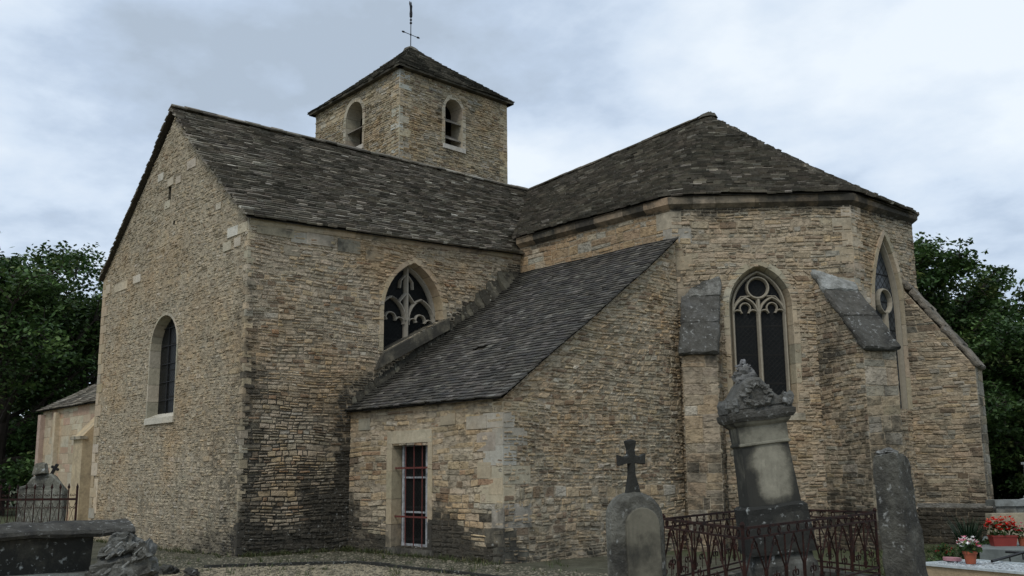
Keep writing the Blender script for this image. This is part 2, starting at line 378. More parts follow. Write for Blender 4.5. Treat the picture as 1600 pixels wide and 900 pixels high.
def rubble(mb, W, outer, holes=(), row=(.06, .115), ln=(.14, .42), prot=(.006, .03), joint=.008, pal=PAL_SIDE, stain=None,
           wav=.018, seed=1.0, mort=MORT, backing=True, skip=0.0, tint=None):
    outer = list(outer); holes = [list(h) for h in holes]
    stf = stain or (lambda p: 0.0)
    if backing:      # mortar bed, finely divided so that the growth map can follow it
        loops = [[Vector((u, v, 0)) for u, v in outer]]+[[Vector((u, v, 0)) for u, v in h] for h in holes]
        flat = [p for l in loops for p in l]
        tri = tessellate_polygon(loops)
        base = len(mb.v)
        for p in flat:
            P = W.P(p.x, p.y); mb.v.append(tuple(P)); mb.c.append(mort); mb.st.append(stf(P)*.7)
        n3 = W.N
        for t3 in tri:
            a, b, c = [Vector(mb.v[base+i]) for i in t3]
            f = t3 if (b-a).cross(c-a).dot(n3) > 0 else t3[::-1]
            mb.f.append(tuple(base+i for i in f))
    vmin = min(p[1] for p in outer); vmax = max(p[1] for p in outer)
    v = vmin; rows = []
    while v < vmax-.02:
        cl = .5+.5*math.sin(v*2.3+seed*2)+.5*math.sin(v*5.9+seed)
        h = rnd.uniform(*row)*(.82+.36*max(0, cl))*(1.7 if rnd.random() < .07 else 1)
        if vmax-(v+h) < row[0]*.5: h = vmax-v
        rows.append((v, min(v+h, vmax))); v += h
    def warp(u, v): return v + wav*(math.sin(u*1.7+v*2.1+seed)+.6*math.sin(u*4.3+seed*3-v*3.3)) * min(1, (vmax-v)/.4) 
    for (v0, v1) in rows:
        e_ = (v1-v0)*.12
        A = intervals(outer, holes, v0+e_); B = intervals(outer, holes, v1-e_)
        if len(A) != len(B):
            A = B = intervals(outer, holes, (v0+v1)/2)
        for (a0, a1), (b0, b1) in zip(A, B):
            if min(a1-a0, b1-b0) < .03 and max(a1-a0, b1-b0) < .1: continue
            # stones by parameter along the bottom edge
            L = max(a1-a0, b1-b0); cuts = [0]; c = 0
            while True:
                c += rnd.uniform(*ln)*(1 if rnd.random() > .15 else .55)*(1.5 if v1-v0 > row[1]*1.15 else 1)
                if c > L-ln[0]*.6: break
                cuts.append(c)
            cuts.append(L); k = [q/L for q in cuts]
            for i in range(len(k)-1):
                if rnd.random() < skip: continue
                q0, q1 = k[i], k[i+1]
                ua0, ua1 = lerp(a0, a1, q0), lerp(a0, a1, q1); ub0, ub1 = lerp(b0, b1, q0), lerp(b0, b1, q1)
                parts = [(0, 1)]
                if (v1-v0) > row[1]*.82 and rnd.random() < .4: m_ = rnd.uniform(.35, .65); parts = [(0, m_), (m_, 1)]
                for (t0, t1) in parts:
                    j = joint
                    jx = lambda: rnd.uniform(-.009, .009)
                    slope = rnd.uniform(-.008, .008)
                    c4 = [(lerp(ua0, ub0, t0)+j*.5, lerp(v0, v1, t0)+j*.5), (lerp(ua1, ub1, t0)-j*.5, lerp(v0, v1, t0)+j*.5+slope*.4),
                          (lerp(ua1, ub1, t1)-j*.5, lerp(v0, v1, t1)-j*.5+slope), (lerp(ua0, ub0, t1)+j*.5, lerp(v0, v1, t1)-j*.5)]
                    c4 = [(u+jx()*.8, vv+jx()) for u, vv in c4]
                    pr = rnd.uniform(*prot); cu = sum(u for u, _ in c4)/4; cv = sum(q for _, q in c4)/4
                    ins = min(.014, (v1-v0)*(t1-t0)*.24)
                    lo = [W.P(u, warp(u, q), -.004) for u, q in c4]
                    hi = []
                    for u, q in c4:
                        du = ins*rnd.uniform(.4, 1.7)*(1 if u < cu else -1); dq = ins*rnd.uniform(.4, 1.6)*(1 if q < cv else -1)
                        hi.append(W.P(u+du, warp(u, q)+dq, pr+rnd.uniform(-.005, .005)))
                    Pc = W.P(cu, cv); col = jit(pick(pal), .10, .025)
                    if tint: col = tint(Pc, col)
                    s_ = stf(Pc)+rnd.uniform(-.10, .10)
                    mb.hexa(lo, hi, col, s_, bottom=False)
def ashlar(mb, W, outer, holes=(), row=(.22, .34), ln=(.35, .8), prot=(.004, .012), joint=.006, pal=None, **k):
    rubble(mb, W, outer, holes, row, ln, prot, joint, pal or PAL_ASH, wav=0.0, **k)
PAL_ASH = [(3, (.39, .325, .23)), (2, (.36, .30, .205)), (2, (.34, .31, .245)), (1, (.44, .39, .30))]
PAL_LIGHT = [(2, (.50, .46, .38)), (3, (.45, .40, .31)), (2, (.42, .37, .28))]
def quoins(mb, P, z0, z1, da, na, db, nb, h=(.24, .36), la=(.28, .5), pal=PAL_ASH, proud=.034, stain=None):
    """corner blocks at plan point P: da/db run away from the corner along each wall, na/nb are their outward normals"""
    z = z0; k = 0; da, na, db, nb = [Vector((*q, 0)) for q in (da, na, db, nb)]
    while z < z1-.1:
        hh = min(rnd.uniform(*h), z1-z)
        A, B = (la[1], la[0]) if k % 2 else (la[0], la[1]); A *= rnd.uniform(.85, 1.15); B *= rnd.uniform(.85, 1.15)
        P0 = Vector((P[0], P[1], 0)); pr = proud*rnd.uniform(.75, 1.1)
        corner = P0 + (na+nb).normalized()*(pr/max(.3, (na+nb).normalized().dot(na)))
        pts = [corner, P0+da*A+na*pr, P0+da*A-na*.05, P0-(na+nb).normalized()*.1, P0+db*B-nb*.05, P0+db*B+nb*pr]
        g = .005; col = jit(pick(pal), .12); s_ = (stain(P0+Vector((0, 0, z)))if stain else 0)+rnd.uniform(-.1, .1)
        poly = [Vector((p.x, p.y, z+g)) for p in pts]
        mb.prism(poly, (0, 0, hh-2*g), col, s_)
        z += hh; k += 1
# ---- openings
def pointed(uL, uR, vb, vs, va, n=9):
    a = (uR-uL)/2; h = va-vs; R = (a*a+h*h)/(2*a); pts = [(uL, vb), (uL, vs)]
    cR = uL+R; th = math.asin(min(1, h/R))
    for i in range(1, n): t = th*i/n; pts.append((cR-R*math.cos(t), vs+R*math.sin(t)))
    pts.append(((uL+uR)/2, va))
    cL = uR-R
    for i in range(n-1, 0, -1): t = th*i/n; pts.append((cL+R*math.cos(t), vs+R*math.sin(t)))
    pts += [(uR, vs), (uR, vb)]
    return pts
def roundarch(uL, uR, vb, vs, n=14):
    a = (uR-uL)/2; c = (uL+uR)/2
    return [(uL, vb)]+[(c-a*math.cos(math.pi*i/n), vs+a*math.sin(math.pi*i/n)) for i in range(n+1)]+[(uR, vb)]
def resample(path, step):
    P = [Vector((a, b, 0)) for a, b in path]; out = [P[0]]
    for i in range(len(P)-1):
        L = (P[i+1]-P[i]).length; n = max(1, round(L/step))
        for k in range(1, n+1): out.append(P[i].lerp(P[i+1], k/n))
    return [(p.x, p.y) for p in out]
def surround(mb, W, path, width, depth, inner=0.0, proud=.03, blk=.28, pal=PAL_ASH, stain=None, sc=(0, 0)):
    """dressed blocks following an open path (jamb, arch, jamb); the reveal goes back 'depth' and splays in by 'inner'"""
    pts = [Vector((u, v, 0)) for u, v in path]; n = len(pts); nr = []
    for i in range(n):
        t = pts[min(i+1, n-1)]-pts[max(i-1, 0)]; t.normalize(); nr.append(Vector((-t.y, t.x, 0)))
    acc = 0; start = 0
    for i in range(1, n):
        acc += (pts[i]-pts[i-1]).length
        if acc >= blk*rnd.uniform(.8, 1.2) or i == n-1:
            col = jit(pick(pal), .13); wd = width*rnd.uniform(.8, 1.25); pr = proud*rnd.uniform(.85, 1.15)
            for k in range(start, i):
                a, b = pts[k], pts[k+1]; na, nb = nr[k], nr[k+1]; g = .004
                if k == start: a = a.lerp(b, min(.4, g/(b-a).length))
                if k == i-1: b = b.lerp(a, min(.4, g/(b-a).length))
                oa, ob = a+na*wd, b+nb*wd; ia, ib = a-na*inner, b-nb*inner
                F = lambda p, d: W.P(p.x, p.y, d)
                s_ = (stain(F(a, 0)) if stain else 0)
                mb.face([F(a, pr), F(oa, pr), F(ob, pr), F(b, pr)][::-1], col, s_)
                mb.face([F(oa, pr), F(oa, -.02), F(ob, -.02), F(ob, pr)][::-1], col, s_)
                mb.face([F(ia, -depth), F(a, pr), F(b, pr), F(ib, -depth)][::-1], tuple(q*.97 for q in col), s_)
                if k == start: mb.face([F(a, pr), F(a, -.02), F(oa, -.02), F(oa, pr)], col, s_)
                if k == i-1: mb.face([F(b, pr), F(ob, pr), F(ob, -.02), F(b, -.02)], col, s_)
            start = i; acc = 0
def bar(mb, W, path, w_, d0, d1, col, closed=False, st=0.0):
    """stone tracery bar: chamfered profile swept along path (u,v)"""
    P = [Vector((u, v, 0)) for u, v in path]; n = len(P); prof = [(-w_/2, d0), (-w_/2, lerp(d0, d1, .45)), (-w_*.18, d1), (w_*.18, d1), (w_/2, lerp(d0, d1, .45)), (w_/2, d0)]
    base = len(mb.v); m = len(prof)
    for i in range(n):
        if closed: t = P[(i+1) % n]-P[i-1]
        else: t = P[min(i+1, n-1)]-P[max(i-1, 0)]
        t.normalize(); nn = Vector((-t.y, t.x, 0))
        for a, d in prof: q = P[i]+nn*a; mb.v.append(tuple(W.P(q.x, q.y, d)))
    mb.c += [col]*(n*m); mb.st += [st]*(n*m)
    for i in range(n if closed else n-1):
        i2 = (i+1) % n
        for k in range(m-1): mb.f.append((base+i*m+k, base+i2*m+k, base+i2*m+k+1, base+i*m+k+1))
def arcp(c, r, a0, a1, n=10): return [(c[0]+r*math.cos(R_(lerp(a0, a1, i/n))), c[1]+r*math.sin(R_(lerp(a0, a1, i/n)))) for i in range(n+1)]
def pane(mb, W, path, d):
    """glass sheet, thin slab; Col carries (u,v) for the lead lattice"""
    V = [Vector((u, v, 0)) for u, v in path]; tri = tessellate_polygon([V])
    base = len(mb.v)
    for p in V: mb.v.append(tuple(W.P(p.x, p.y, d))); mb.c.append((p.x+10, p.y+10, 0)); mb.st.append(0)
    for t3 in tri:
        a, b, c = [Vector(mb.v[base+i]) for i in t3]
        mb.f.append(tuple(base+i for i in (t3 if (b-a).cross(c-a).dot(W.N) > 0 else t3[::-1])))
# ---- roofs
PAL_ROOF = [(5, (.158, .141, .112)), (3, (.118, .106, .085)), (3, (.198, .177, .140)), (1.2, (.265, .238, .19)), (.45, (.40, .37, .31))]
PAL_TILE = [(4, (.080, .075, .067)), (3, (.058, .055, .051)), (2.5, (.112, .104, .09)), (.4, (.16, .15, .13))]
def roof(mb, A, B, C, D, exp=.12, wd=(.14, .38), th=(.022, .045), pal=PAL_ROOF, rag=.05, sag=0.0, side=(.05, .05), lift=.012, seed=0, stain=None, hole=None):
    """stone slabs in courses; A,B eave left/right, C,D ridge right/left, seen from outside"""
    A, B, C, D = map(Vector, (A, B, C, D))
    nrm = (B-A).cross(D-A); nrm = nrm.normalized() if nrm.length > 1e-6 else (B-A).cross(C-A).normalized()
    mid = ((D+C)/2-(A+B)/2); H = max((D-A).dot((mid).normalized()), mid.length); rows = max(2, int(H/exp))
    def pt(s, t):
        p = A.lerp(B, s).lerp(D.lerp(C, s), t); return p + nrm*(-sag*4*t*(1-t) + .03*nz(p, .55, seed)+.012*nz(p, 2.2, seed))
    nd = 10
    for i in range(nd):
        for j in range(nd):
            q = [pt(i/nd, j/nd), pt((i+1)/nd, j/nd), pt((i+1)/nd, (j+1)/nd), pt(i/nd, (j+1)/nd)]
            mb.face([p-nrm*.03 for p in q], (.05, .045, .035), 0)
    for r in range(rows):
        t0 = r/rows; t1 = min(1.0, (r+1.7)/rows)
        L0 = (pt(1, t0)-pt(0, t0)).length
        if L0 < .06: continue
        s = -rnd.uniform(0, side[0])/L0; 
        while s < 1:
            wv = rnd.uniform(*wd)/L0; s1 = s+wv
            if s1 > 1-.35*wv: s1 = 1+rnd.uniform(0, side[1])/L0
            u0, u1 = s+.004/L0, s1-.004/L0
            tt = t0+rnd.uniform(-rag, rag*.6)/H
            a, b = pt(u0, max(tt, -rag/H)), pt(u1, max(tt+rnd.uniform(-.01, .01)/H, -rag/H)); c, d = pt(u1, t1), pt(u0, t1)
            if hole and hole((a+b)/2): s = s1; continue
            k = rnd.uniform(*th); lf = rnd.uniform(0, lift)
            up = nrm
            lo = [a+up*(lf+.012), b+up*(lf+.012+rnd.uniform(-.004, .004)), c-up*.012, d-up*.012]
            hi = [a+up*(lf+.012+k), b+up*(lf+.012+k), c+up*.004, d+up*.004]
            P = (a+b)/2
            mb.hexa(lo, hi, jit(pick(pal), .2), (stain(P) if stain else .25)+rnd.uniform(-.15, .15))
            s = s1
def roofpoly(mb, E, Rg, smooth=.45, **k):
    """one continuous slab surface over several facets: E eave corners, Rg the ridge point above each; courses run round the corners"""
    E = [Vector(p) for p in E]; Rg = [Vector(p) for p in Rg]; ls = [0]
    for i in range(len(E)-1): ls.append(ls[-1]+(E[i+1]-E[i]).length)
    T_ = ls[-1]
    def raw(L, s):
        d = min(max(s, -.3), T_+.3)
        for i in range(len(ls)-1):
            if d <= ls[i+1] or i == len(ls)-2: q = (d-ls[i])/(ls[i+1]-ls[i]); return L[i].lerp(L[i+1], q)
    def smp(L, s): 
        if s < smooth or s > T_-smooth: return raw(L, s)
        return (raw(L, s-smooth)+raw(L, s-smooth*.5)+raw(L, s)*2+raw(L, s+smooth*.5)+raw(L, s+smooth))/6
    roofgen(mb, lambda s, t: smp(E, s*T_).lerp(smp(Rg, s*T_), t), **k)
def roofgen(mb, f, exp=.12, wd=(.14, .38), th=(.022, .045), pal=PAL_ROOF, rag=.05, sag=0.0, side=(.05, .05), lift=.012, seed=0, stain=None, nd=36):
    def nrm(s, t):
        s = min(max(s, .01), .99); t = min(max(t, 0), .95); a = f(s+.008, t)-f(s-.008, t); b = f(s, t+.02)-f(s, t)
        return a.cross(b).normalized()
    def pt(s, t):
        p = f(s, t); n = nrm(s, t); return p+n*(-sag*4*t*(1-t)+.035*nz(p, .55, seed)+.014*nz(p, 2.2, seed)), n
    H = max((f(s, 1)-f(s, 0)).length for s in (0, .25, .5, .75, 1)); rows = int(H/exp)
    for i in range(nd):
        for j in range(10):
            q = [pt(a, b) for a, b in ((i/nd, j/10), ((i+1)/nd, j/10), ((i+1)/nd, (j+1)/10), (i/nd, (j+1)/10))]
            mb.face([p-n*.035 for p, n in q], (.05, .045, .035), 0)
    for r in range(rows):
        t0 = r/rows; t1 = min(1.0, (r+1.7)/rows); s = -rnd.uniform(0, side[0])*.02
        while s < 1:
            sp = (f(min(s+.01, 1), t0)-f(min(s+.01, 1)-.02, t0)).length/.02
            wv = rnd.uniform(*wd)/max(sp, .5); s1 = min(s+wv, 1+.002)
            g_ = .004/max(sp, .5); tt = max(-rag/H, t0+rnd.uniform(-rag, rag*.6)/H)
            (a, n1), (b, n2), (c, n3), (d, n4) = pt(s+g_, tt), pt(s1-g_, tt+rnd.uniform(-.012, .012)/H), pt(s1-g_, t1), pt(s+g_, t1)
            k = rnd.uniform(*th); lf = rnd.uniform(0, lift)+.012
            P = (a+b)/2
            mb.hexa([a+n1*lf, b+n2*lf, c-n3*.012, d-n4*.012], [a+n1*(lf+k), b+n2*(lf+k), c+n3*.004, d+n4*.004], jit(pick(pal), .25), (stain(P) if stain else .25)+rnd.uniform(-.15, .15))
            s = s1
            if sp < .05: break
def ridge(mb, A, B, w_=.22, pal=PAL_ROOF, dn=.07, drop=.5):
    A, B = Vector(A), Vector(B); L = (B-A).length; t = (B-A).normalized(); sd_ = t.cross(Vector((0, 0, 1))).normalized(); up = sd_.cross(t)
    s = 0
    while s < L:
        l = min(rnd.uniform(.25, .5), L-s+.02); off = .02*nz(A+t*s, .8)
        for sg in (-1, 1):
            c = A+t*(s+l/2)+sd_*sg*w_*.5*.85+up*(off-dn*.0-w_*drop*.5+rnd.uniform(.03, .06))
            ay = (sd_*sg-up*drop).normalized(); az = (t.cross(ay)).normalized(); az = az if az.z > 0 else -az
            mb.box(c, t*(l/2-.004), ay*w_*.55, az*rnd.uniform(.014, .024), jit(pick(pal), .2), rnd.uniform(0, .4))
        s += l

# ------------------------------------------------------------------ setting: ground
g = MB(); G = 60; xs = [-260+i*9 for i in range(60)]
def gh(x, y): return 0.0
g.mesh([(-400, -300, 0), (400, -300, 0), (400, 500, 0), (-400, 500, 0)], [(0, 1, 2, 3)], (.075, .085, .045), .2)
o = g.build('ground', M_GROUND); o['kind'] = 'structure'
g = MB()
g.mesh([(-40, -6, .012), (14, -6, .012), (14, 14, .012), (-40, 14, .012)], [(0, 1, 2, 3)], (.29, .25, .17), .1)
o = g.build('gravel_path', M_GROUND); o['kind'] = 'structure'

# ------------------------------------------------------------------ the church
P0 = (-19.72, 9.72); PL = (-28.42, 9.72); J = (-19.72, 17.5); C1 = (-14.55, 17.5); C2 = (-11.75, 20.4); C3 = (-11.75, 23.2); C4 = (-14.55, 26.0)
ZE = 7.15; ZJ = 7.43; ZC = 7.80; YC = 21.7
XR = (P0[0]+PL[0])/2
church = thing('stone_church', 'old rubble stone church with slab roofs and a square bell tower', 'church', (-20, 17, 0))

def st_gable(p):
    s = .05 + .18*nz(p, .35, 3)
    s += .35*sm(.9, 0, p.z)*(.5+.5*sm(-26, -20, p.x))
    s += .30*sm(-20.6, -19.75, p.x)*(.6+.8*nz(p, .8))
    return s
def st_side(p):
    y, z = p.y, p.z
    roofz = 3.05+(y-12.35)*(6.8-3.05)/(17.5-12.35)
    s = .05+.25*nz(p, .45, 9)
    s += .85*sm(.95, .35, z+.45*nz(p, .9))+.2*sm(2.2, .8, z)*sm(.0, .3, nz(p, 1.1, 7))
    if y > 12: s += .85*sm(.75, .05, z-roofz+.25*nz(p, 1.3))*(1 if y < 13.6 or y > 15.2 else .6)
    s += .56*sm(10.8, 12.2, y+.5*nz(p, .8, 5))*sm(4.6, 2.6, z+.6*nz(p, .7, 2))
    s += .32*sm(10.5, 9.8, y)*sm(7, 5.5, z)
    return s
def st_sac(p):
    return .08+.25*nz(p, .6, 4)+.95*sm(.95, .35, p.z+.35*nz(p, 1.1, 6)+.25*math.sin(p.x*2))+.3*sm(2.9, 3.05, p.z)
def st_sacE(p):
    return .12+.30*nz(p, .5, 4)+.4*sm(.9, .1, p.z)
def st_choir(p): return .12+.25*nz(p, .6, 8)+.3*sm(7.2, 7.55, p.z)
def st_apse(p): return .12+.34*nz(p, .5, 12)+.25*sm(1.2, .2, p.z)+.5*sm(7.2, 7.6, p.z+.2*nz(p, 1.1))
def st_butt(p): return .30+.38*nz(p, .55, 15)+.15*sm(1.5, .3, p.z)
def st_tower(p): return .2+.3*nz(p, .6, 21)

# --- gable wall
WG = Wall(PL, P0)
apx = WG.px(277, 176)
gw = [(0, -.3), (WG.L, -.3), (WG.L, ZE), (apx[0], apx[1]-.02), (0, 7.1)]
l = WG.px(231, 640)[0]; r_ = WG.px(274, 600)[0]; top = WG.px(261, 492)[1]; sill = WG.px(232, 655)[1]
lan = roundarch(l, r_, sill, top-(r_-l)/2)
sl = WG.px(266, 297); slot = [(sl[0]-.10, sl[1]-.32), (sl[0]+.07, sl[1]-.32), (sl[0]+.07, sl[1]+.25), (sl[0]-.10, sl[1]+.25)]
mb = MB()
hole2 = WG.px(272, 348); hh2 = [(hole2[0]-.05, hole2[1]-.05), (hole2[0]+.06, hole2[1]-.05), (hole2[0]+.06, hole2[1]+.06), (hole2[0]-.05, hole2[1]+.06)]
rubble(mb, WG, gw, [lan, slot, hh2], row=(.05, .10), ln=(.07, .22), prot=(-.006, .020), joint=.014, pal=PAL_GABLE, stain=st_gable, seed=2, mort=(.37, .315, .225))
for h_ in (slot, hh2):
    bx = [WG.P(u, v, -.35) for u, v in h_]; fr = [WG.P(u, v, 0) for u, v in h_]
    for i in range(4): mb.face([fr[i], fr[(i+1) % 4], bx[(i+1) % 4], bx[i]], (.2, .17, .12), .5)
    mb.face(bx, (.02, .02, .02), 1)
gable = mb.build('gable_wall', M_GABLE, church)
# pale blocks round the slit and along the gable
mb = MB()
def block(W, px, py, w_, h_, pal=PAL_LIGHT, pr=.022, st=.15):
    u, v = W.px(px, py); p4 = pr+rnd.uniform(-.006, .008); mb.box(W.P(u, v, p4-.03), W.U*w_/2, W.V*h_/2, W.N*.03, jit(pick(pal), .1), st)
for a in [(252, 277, .34, .2), (268, 284, .35, .2), (300, 256, .5, .22), (262, 320, .32, .2), (280, 281, .3, .18), (356, 385, .4, .2), (372, 378, .3, .2),
          (365, 362, .5, .22), (380, 356, .45, .22), (190, 448, .9, .22), (215, 436, .5, .2), 
          (342, 322, .25, .16), (150, 775, .25, .9), (170, 452, .3, .25)]:
    mb = MB(); block(WG, *a); mb.build('facing_block', M_ASH, gable)
quo = MB(); quoins(quo, P0, .05, ZE-.15, (-1, 0), (0, -1), (0, 1), (1, 0), h=(.08, .2), la=(.06, .16), pal=PAL_GABLE, proud=.014, stain=lambda p: st_side(p)*.7)
quo.build('corner_stones', M_ASH, gable); quo = MB()
quoins(quo, PL, .0, ZE-.1, (0, 1), (-1, 0), (1, 0), (0, -1), h=(.2, .35), la=(.2, .4), pal=PAL_ASH, proud=.022)
quo.build('corner_stones', M_ASH, gable)
def window(name, W, outer, width, depth, inner, gl_path, parent, pal=PAL_ASH, blk=.3, stain=None, proud=.03, gmat=M_GLASS, label=None):
    s = MB(); surround(s, W, outer, width, depth, inner, proud, blk, pal, stain)
    o = s.build(name, M_ASH, parent, label=label)
    gq = MB(); pane(gq, W, gl_path, -depth+.03); gq.build('glass', gmat, o)
    bk = MB(); bk.face([W.P(u, v, -depth-.35) for u, v in gl_path], (0.01, .01, .01), 0)
    return o
def inset(path, k):
    c = (sum(p[0] for p in path)/len(path), 0); P = [Vector((u, v, 0)) for u, v in path]; out = []
    for i in range(len(P)):
        t = P[min(i+1, len(P)-1)]-P[max(i-1, 0)]; t.normalize(); nn = Vector((-t.y, t.x, 0)); q = P[i]-nn*k; out.append((q.x, q.y))
    return out
lanr = resample(lan, .22)
wo = window('lancet_window', WG, lanr, .06, .27, .03, inset(lanr, .027), church, pal=[(3, (.37, .33, .25)), (1, (.34, .31, .24))], proud=.02, label='round headed lancet window in the gable wall')
mb = MB(); c0 = WG.P((l+r_)/2, sill, 0)
mb.hexa([WG.P(l-.08, sill-.14, -.3), WG.P(r_+.05, sill-.14, -.3), WG.P(r_+.05, sill-.14, .05), WG.P(l-.08, sill-.14, .05)][::-1],
        [WG.P(l-.08, sill+.14, -.27), WG.P(r_+.05, sill+.14, -.27), WG.P(r_+.05, sill-.0, .05), WG.P(l-.08, sill-.0, .05)][::-1], (.48, .45, .37), .0)
mb.build('sill', M_ASH, wo)
mb = MB()
for q in (.36, .66):
    u = lerp(l, r_, q); mb.box(WG.P(u, (sill+top)/2-.1, -.22), WG.U*.012, WG.V*((top-sill)/2-.12), WG.N*.012, (.03, .03, .03))
for k in range(5): mb.box(WG.P((l+r_)/2, lerp(sill, top, (k+1)/5.6), -.215), WG.U*(r_-l)*.42, WG.V*.01, WG.N*.01, (.03, .03, .03))
mb.build('glazing_bars', M_IRON, wo)

# --- side wall (transept)
WS = Wall(P0, J)
outerS = [(0, -.3), (WS.L, -.3), (WS.L, ZJ), (0, ZE)]
a = WS.px(599, 500)[0]; b = WS.px(692, 470)[0]; va = WS.px(650, 411)[1]; vs = WS.px(599, 485)[1]
sl0 = WS.px(598, 549); sl1 = WS.px(690, 500)
slope = (sl1[1]-sl0[1])/(sl1[0]-sl0[0])
def slz(u): return sl0[1]+(u-sl0[0])*slope
ptw = pointed(a, b, slz(a), vs, va)
ptw[-1] = (b, slz(b)); 
if ptw[-2][1] < slz(b): ptw[-2] = (b, slz(b)+.02)
mb = MB()
rubble(mb, WS, outerS, [ptw], row=(.06, .115), ln=(.11, .30), prot=(.0, .034), joint=.018, pal=PAL_SIDE, stain=st_side, seed=1)
sidew = mb.build('side_wall', M_WALL, church)
mb = MB()
for q in [(545, 385, .6, .3), (500, 375, .7, .25), (430, 360, .9, .25), (470, 372, .5, .25), (455, 392, .4, .22), (585, 400, .5, .22), (405, 352, .5, .25)]: mb = MB(); block(WS, *q, pal=PAL_ASH, st=.35); mb.build('facing_block', M_ASH, sidew)
ptr = resample(ptw, .2)
D2 = .42
wo = window('traceried_window', WS, ptr, .10, D2, .05, inset(ptr, .048), church, pal=[(3, (.40, .33, .23)), (2, (.38, .315, .22))], proud=.02, blk=.36, label='pointed traceried window whose sill slopes with the lean-to roof')
mb = MB()
mb.hexa([WS.P(a-.25, slz(a-.25)-.32, -.05), WS.P(b+.12, slz(b+.12)-.32, -.05), WS.P(b+.12, slz(b+.12)-.32, .14), WS.P(a-.25, slz(a-.25)-.32, .14)],
        [WS.P(a-.02, slz(a)-.0, -D2), WS.P(b+.03, slz(b)-.0, -D2), WS.P(b+.12, slz(b+.12)-.03, .12), WS.P(a-.05, slz(a-.05)-.03, .12)], (.28, .245, .175), .58)
mb.build('sill', M_ASH, wo)
mb = MB(); TC = (.32, .29, .235); dT0, dT1 = -D2+.02, -D2+.16
um = (a+b)/2; wA = b-a; zt = lambda u, py: WS.px(u, py)[1]
bar(mb, WS, [(um, slz(um)-.05), (um, va-.06)], .11, dT0, dT1, TC)
gi = inset(pointed(a, b, slz(a)+.02, vs, va, 14), .05)
gi = [p for p in gi if p[1] > slz(p[0])+.0]
bar(mb, WS, gi, .09, dT0, dT1, TC)
h2 = wA/2; yl = vs-.12
for sgn in (-1, 1):
    c = um+sgn*h2*.5
    bar(mb, WS, pointed(c-h2*.45, c+h2*.45, yl-.15, yl, yl+h2*.62, 6)[1:-1], .07, dT0, dT1, TC)
    bar(mb, WS, arcp((c-h2*.02, yl+.02), h2*.17, 200, -20), .05, dT0, dT1-.03, TC)
    for s2 in (-1, 1): bar(mb, WS, arcp((c+s2*h2*.28, yl-.06), h2*.14, 90-s2*110, 90+s2*70, 8), .045, dT0, dT1-.03, TC)
    # mouchette above each light
    bar(mb, WS, [(um+sgn*.02, yl+h2*.62+.12), (um+sgn*h2*.25, yl+h2*.5), (um+sgn*h2*.52, yl+h2*.62)], .06, dT0, dT1, TC)
    bar(mb, WS, [(um+sgn*.02, va-.25), (um+sgn*h2*.2, va-.42), (um+sgn*h2*.22, va-.6)], .05, dT0, dT1-.03, TC)
mb.build('tracery', M_TRAC, wo)

# --- choir wall and apse walls
WC = Wall(J, C1); mb = MB()
rubble(mb, WC, [(0, 3), (WC.L, 2.0), (WC.L, ZC), (0, ZC)], row=(.10, .2), ln=(.2, .5), prot=(.002, .018), joint=.009, pal=[(3, (.38, .27, .16)), (2, (.33, .24, .15)), (1, TAN), (.7, GREY)], stain=st_choir, seed=5)
choirw = mb.build('choir_wall', M_WALL, church)
W1 = Wall(C1, C2); W2 = Wall(C2, C3); W3 = Wall(C3, C4); W4 = Wall(C4, (-19.7, 26.0)); 
# window in the facet facing us
a = W1.px(1141, 520)[0]; b = W1.px(1240, 520)[0]; va = W1.px(1187, 414)[1]; vs = W1.px(1190, 478)[1]; vb = 1.6+ (W1.px(1243, 645)[1]-1.6)
w1p = pointed(a, b, vb, vs, va, 12)
mb = MB(); rubble(mb, W1, [(0, -.3), (W1.L, -.3), (W1.L, ZC), (0, ZC)], [w1p], row=(.06, .12), ln=(.11, .32), prot=(.0, .032), joint=.017, pal=PAL_APSE, stain=st_apse, seed=6)
ap1 = mb.build('apse_wall', M_WALL, church)
w1r = resample(w1p, .22); D1 = .34
wo = window('traceried_window', W1, w1r, .12, D1, .10, inset(w1r, .095), church, pal=[(3, (.37, .31, .215)), (2, (.33, .29, .21)), (1, (.40, .35, .26))], proud=.016, label='twin light gothic window with a round eye, behind the leaning monument')
mb = MB()
mb.hexa([W1.P(a-.05, vb-.16, -.1), W1.P(b+.14, vb-.16, -.1), W1.P(b+.14, vb-.16, .05), W1.P(a-.05, vb-.16, .05)],
        [W1.P(a-.0, vb+.16, -D1), W1.P(b+.0, vb+.16, -D1), W1.P(b+.14, vb-.02, .05), W1.P(a-.05, vb-.02, .05)], (.42, .38, .29), .3)
mb.build('sill', M_ASH, wo)
mb = MB(); i_ = .10; ia, ib = a+i_, b-i_; um = (ia+ib)/2; dT0, dT1 = -D1+.02, -D1+.17; TC = (.30, .27, .21)
g1 = inset(pointed(a, b, vb+.1, vs, va, 14), i_+.02); bar(mb, W1, g1, .08, dT0, dT1, TC)
W_ = ib-ia; ca = um; oc = (um, W1.px(1183, 447)[1]); ro = W_*.20
bar(mb, W1, arcp(oc, ro, 0, 360, 22)[:-1], .07, dT0, dT1, TC, closed=True)
hs = oc[1]-ro-.34
bar(mb, W1, [(um, vb+.1), (um, oc[1]-ro-.02)], .10, dT0, dT1, TC)
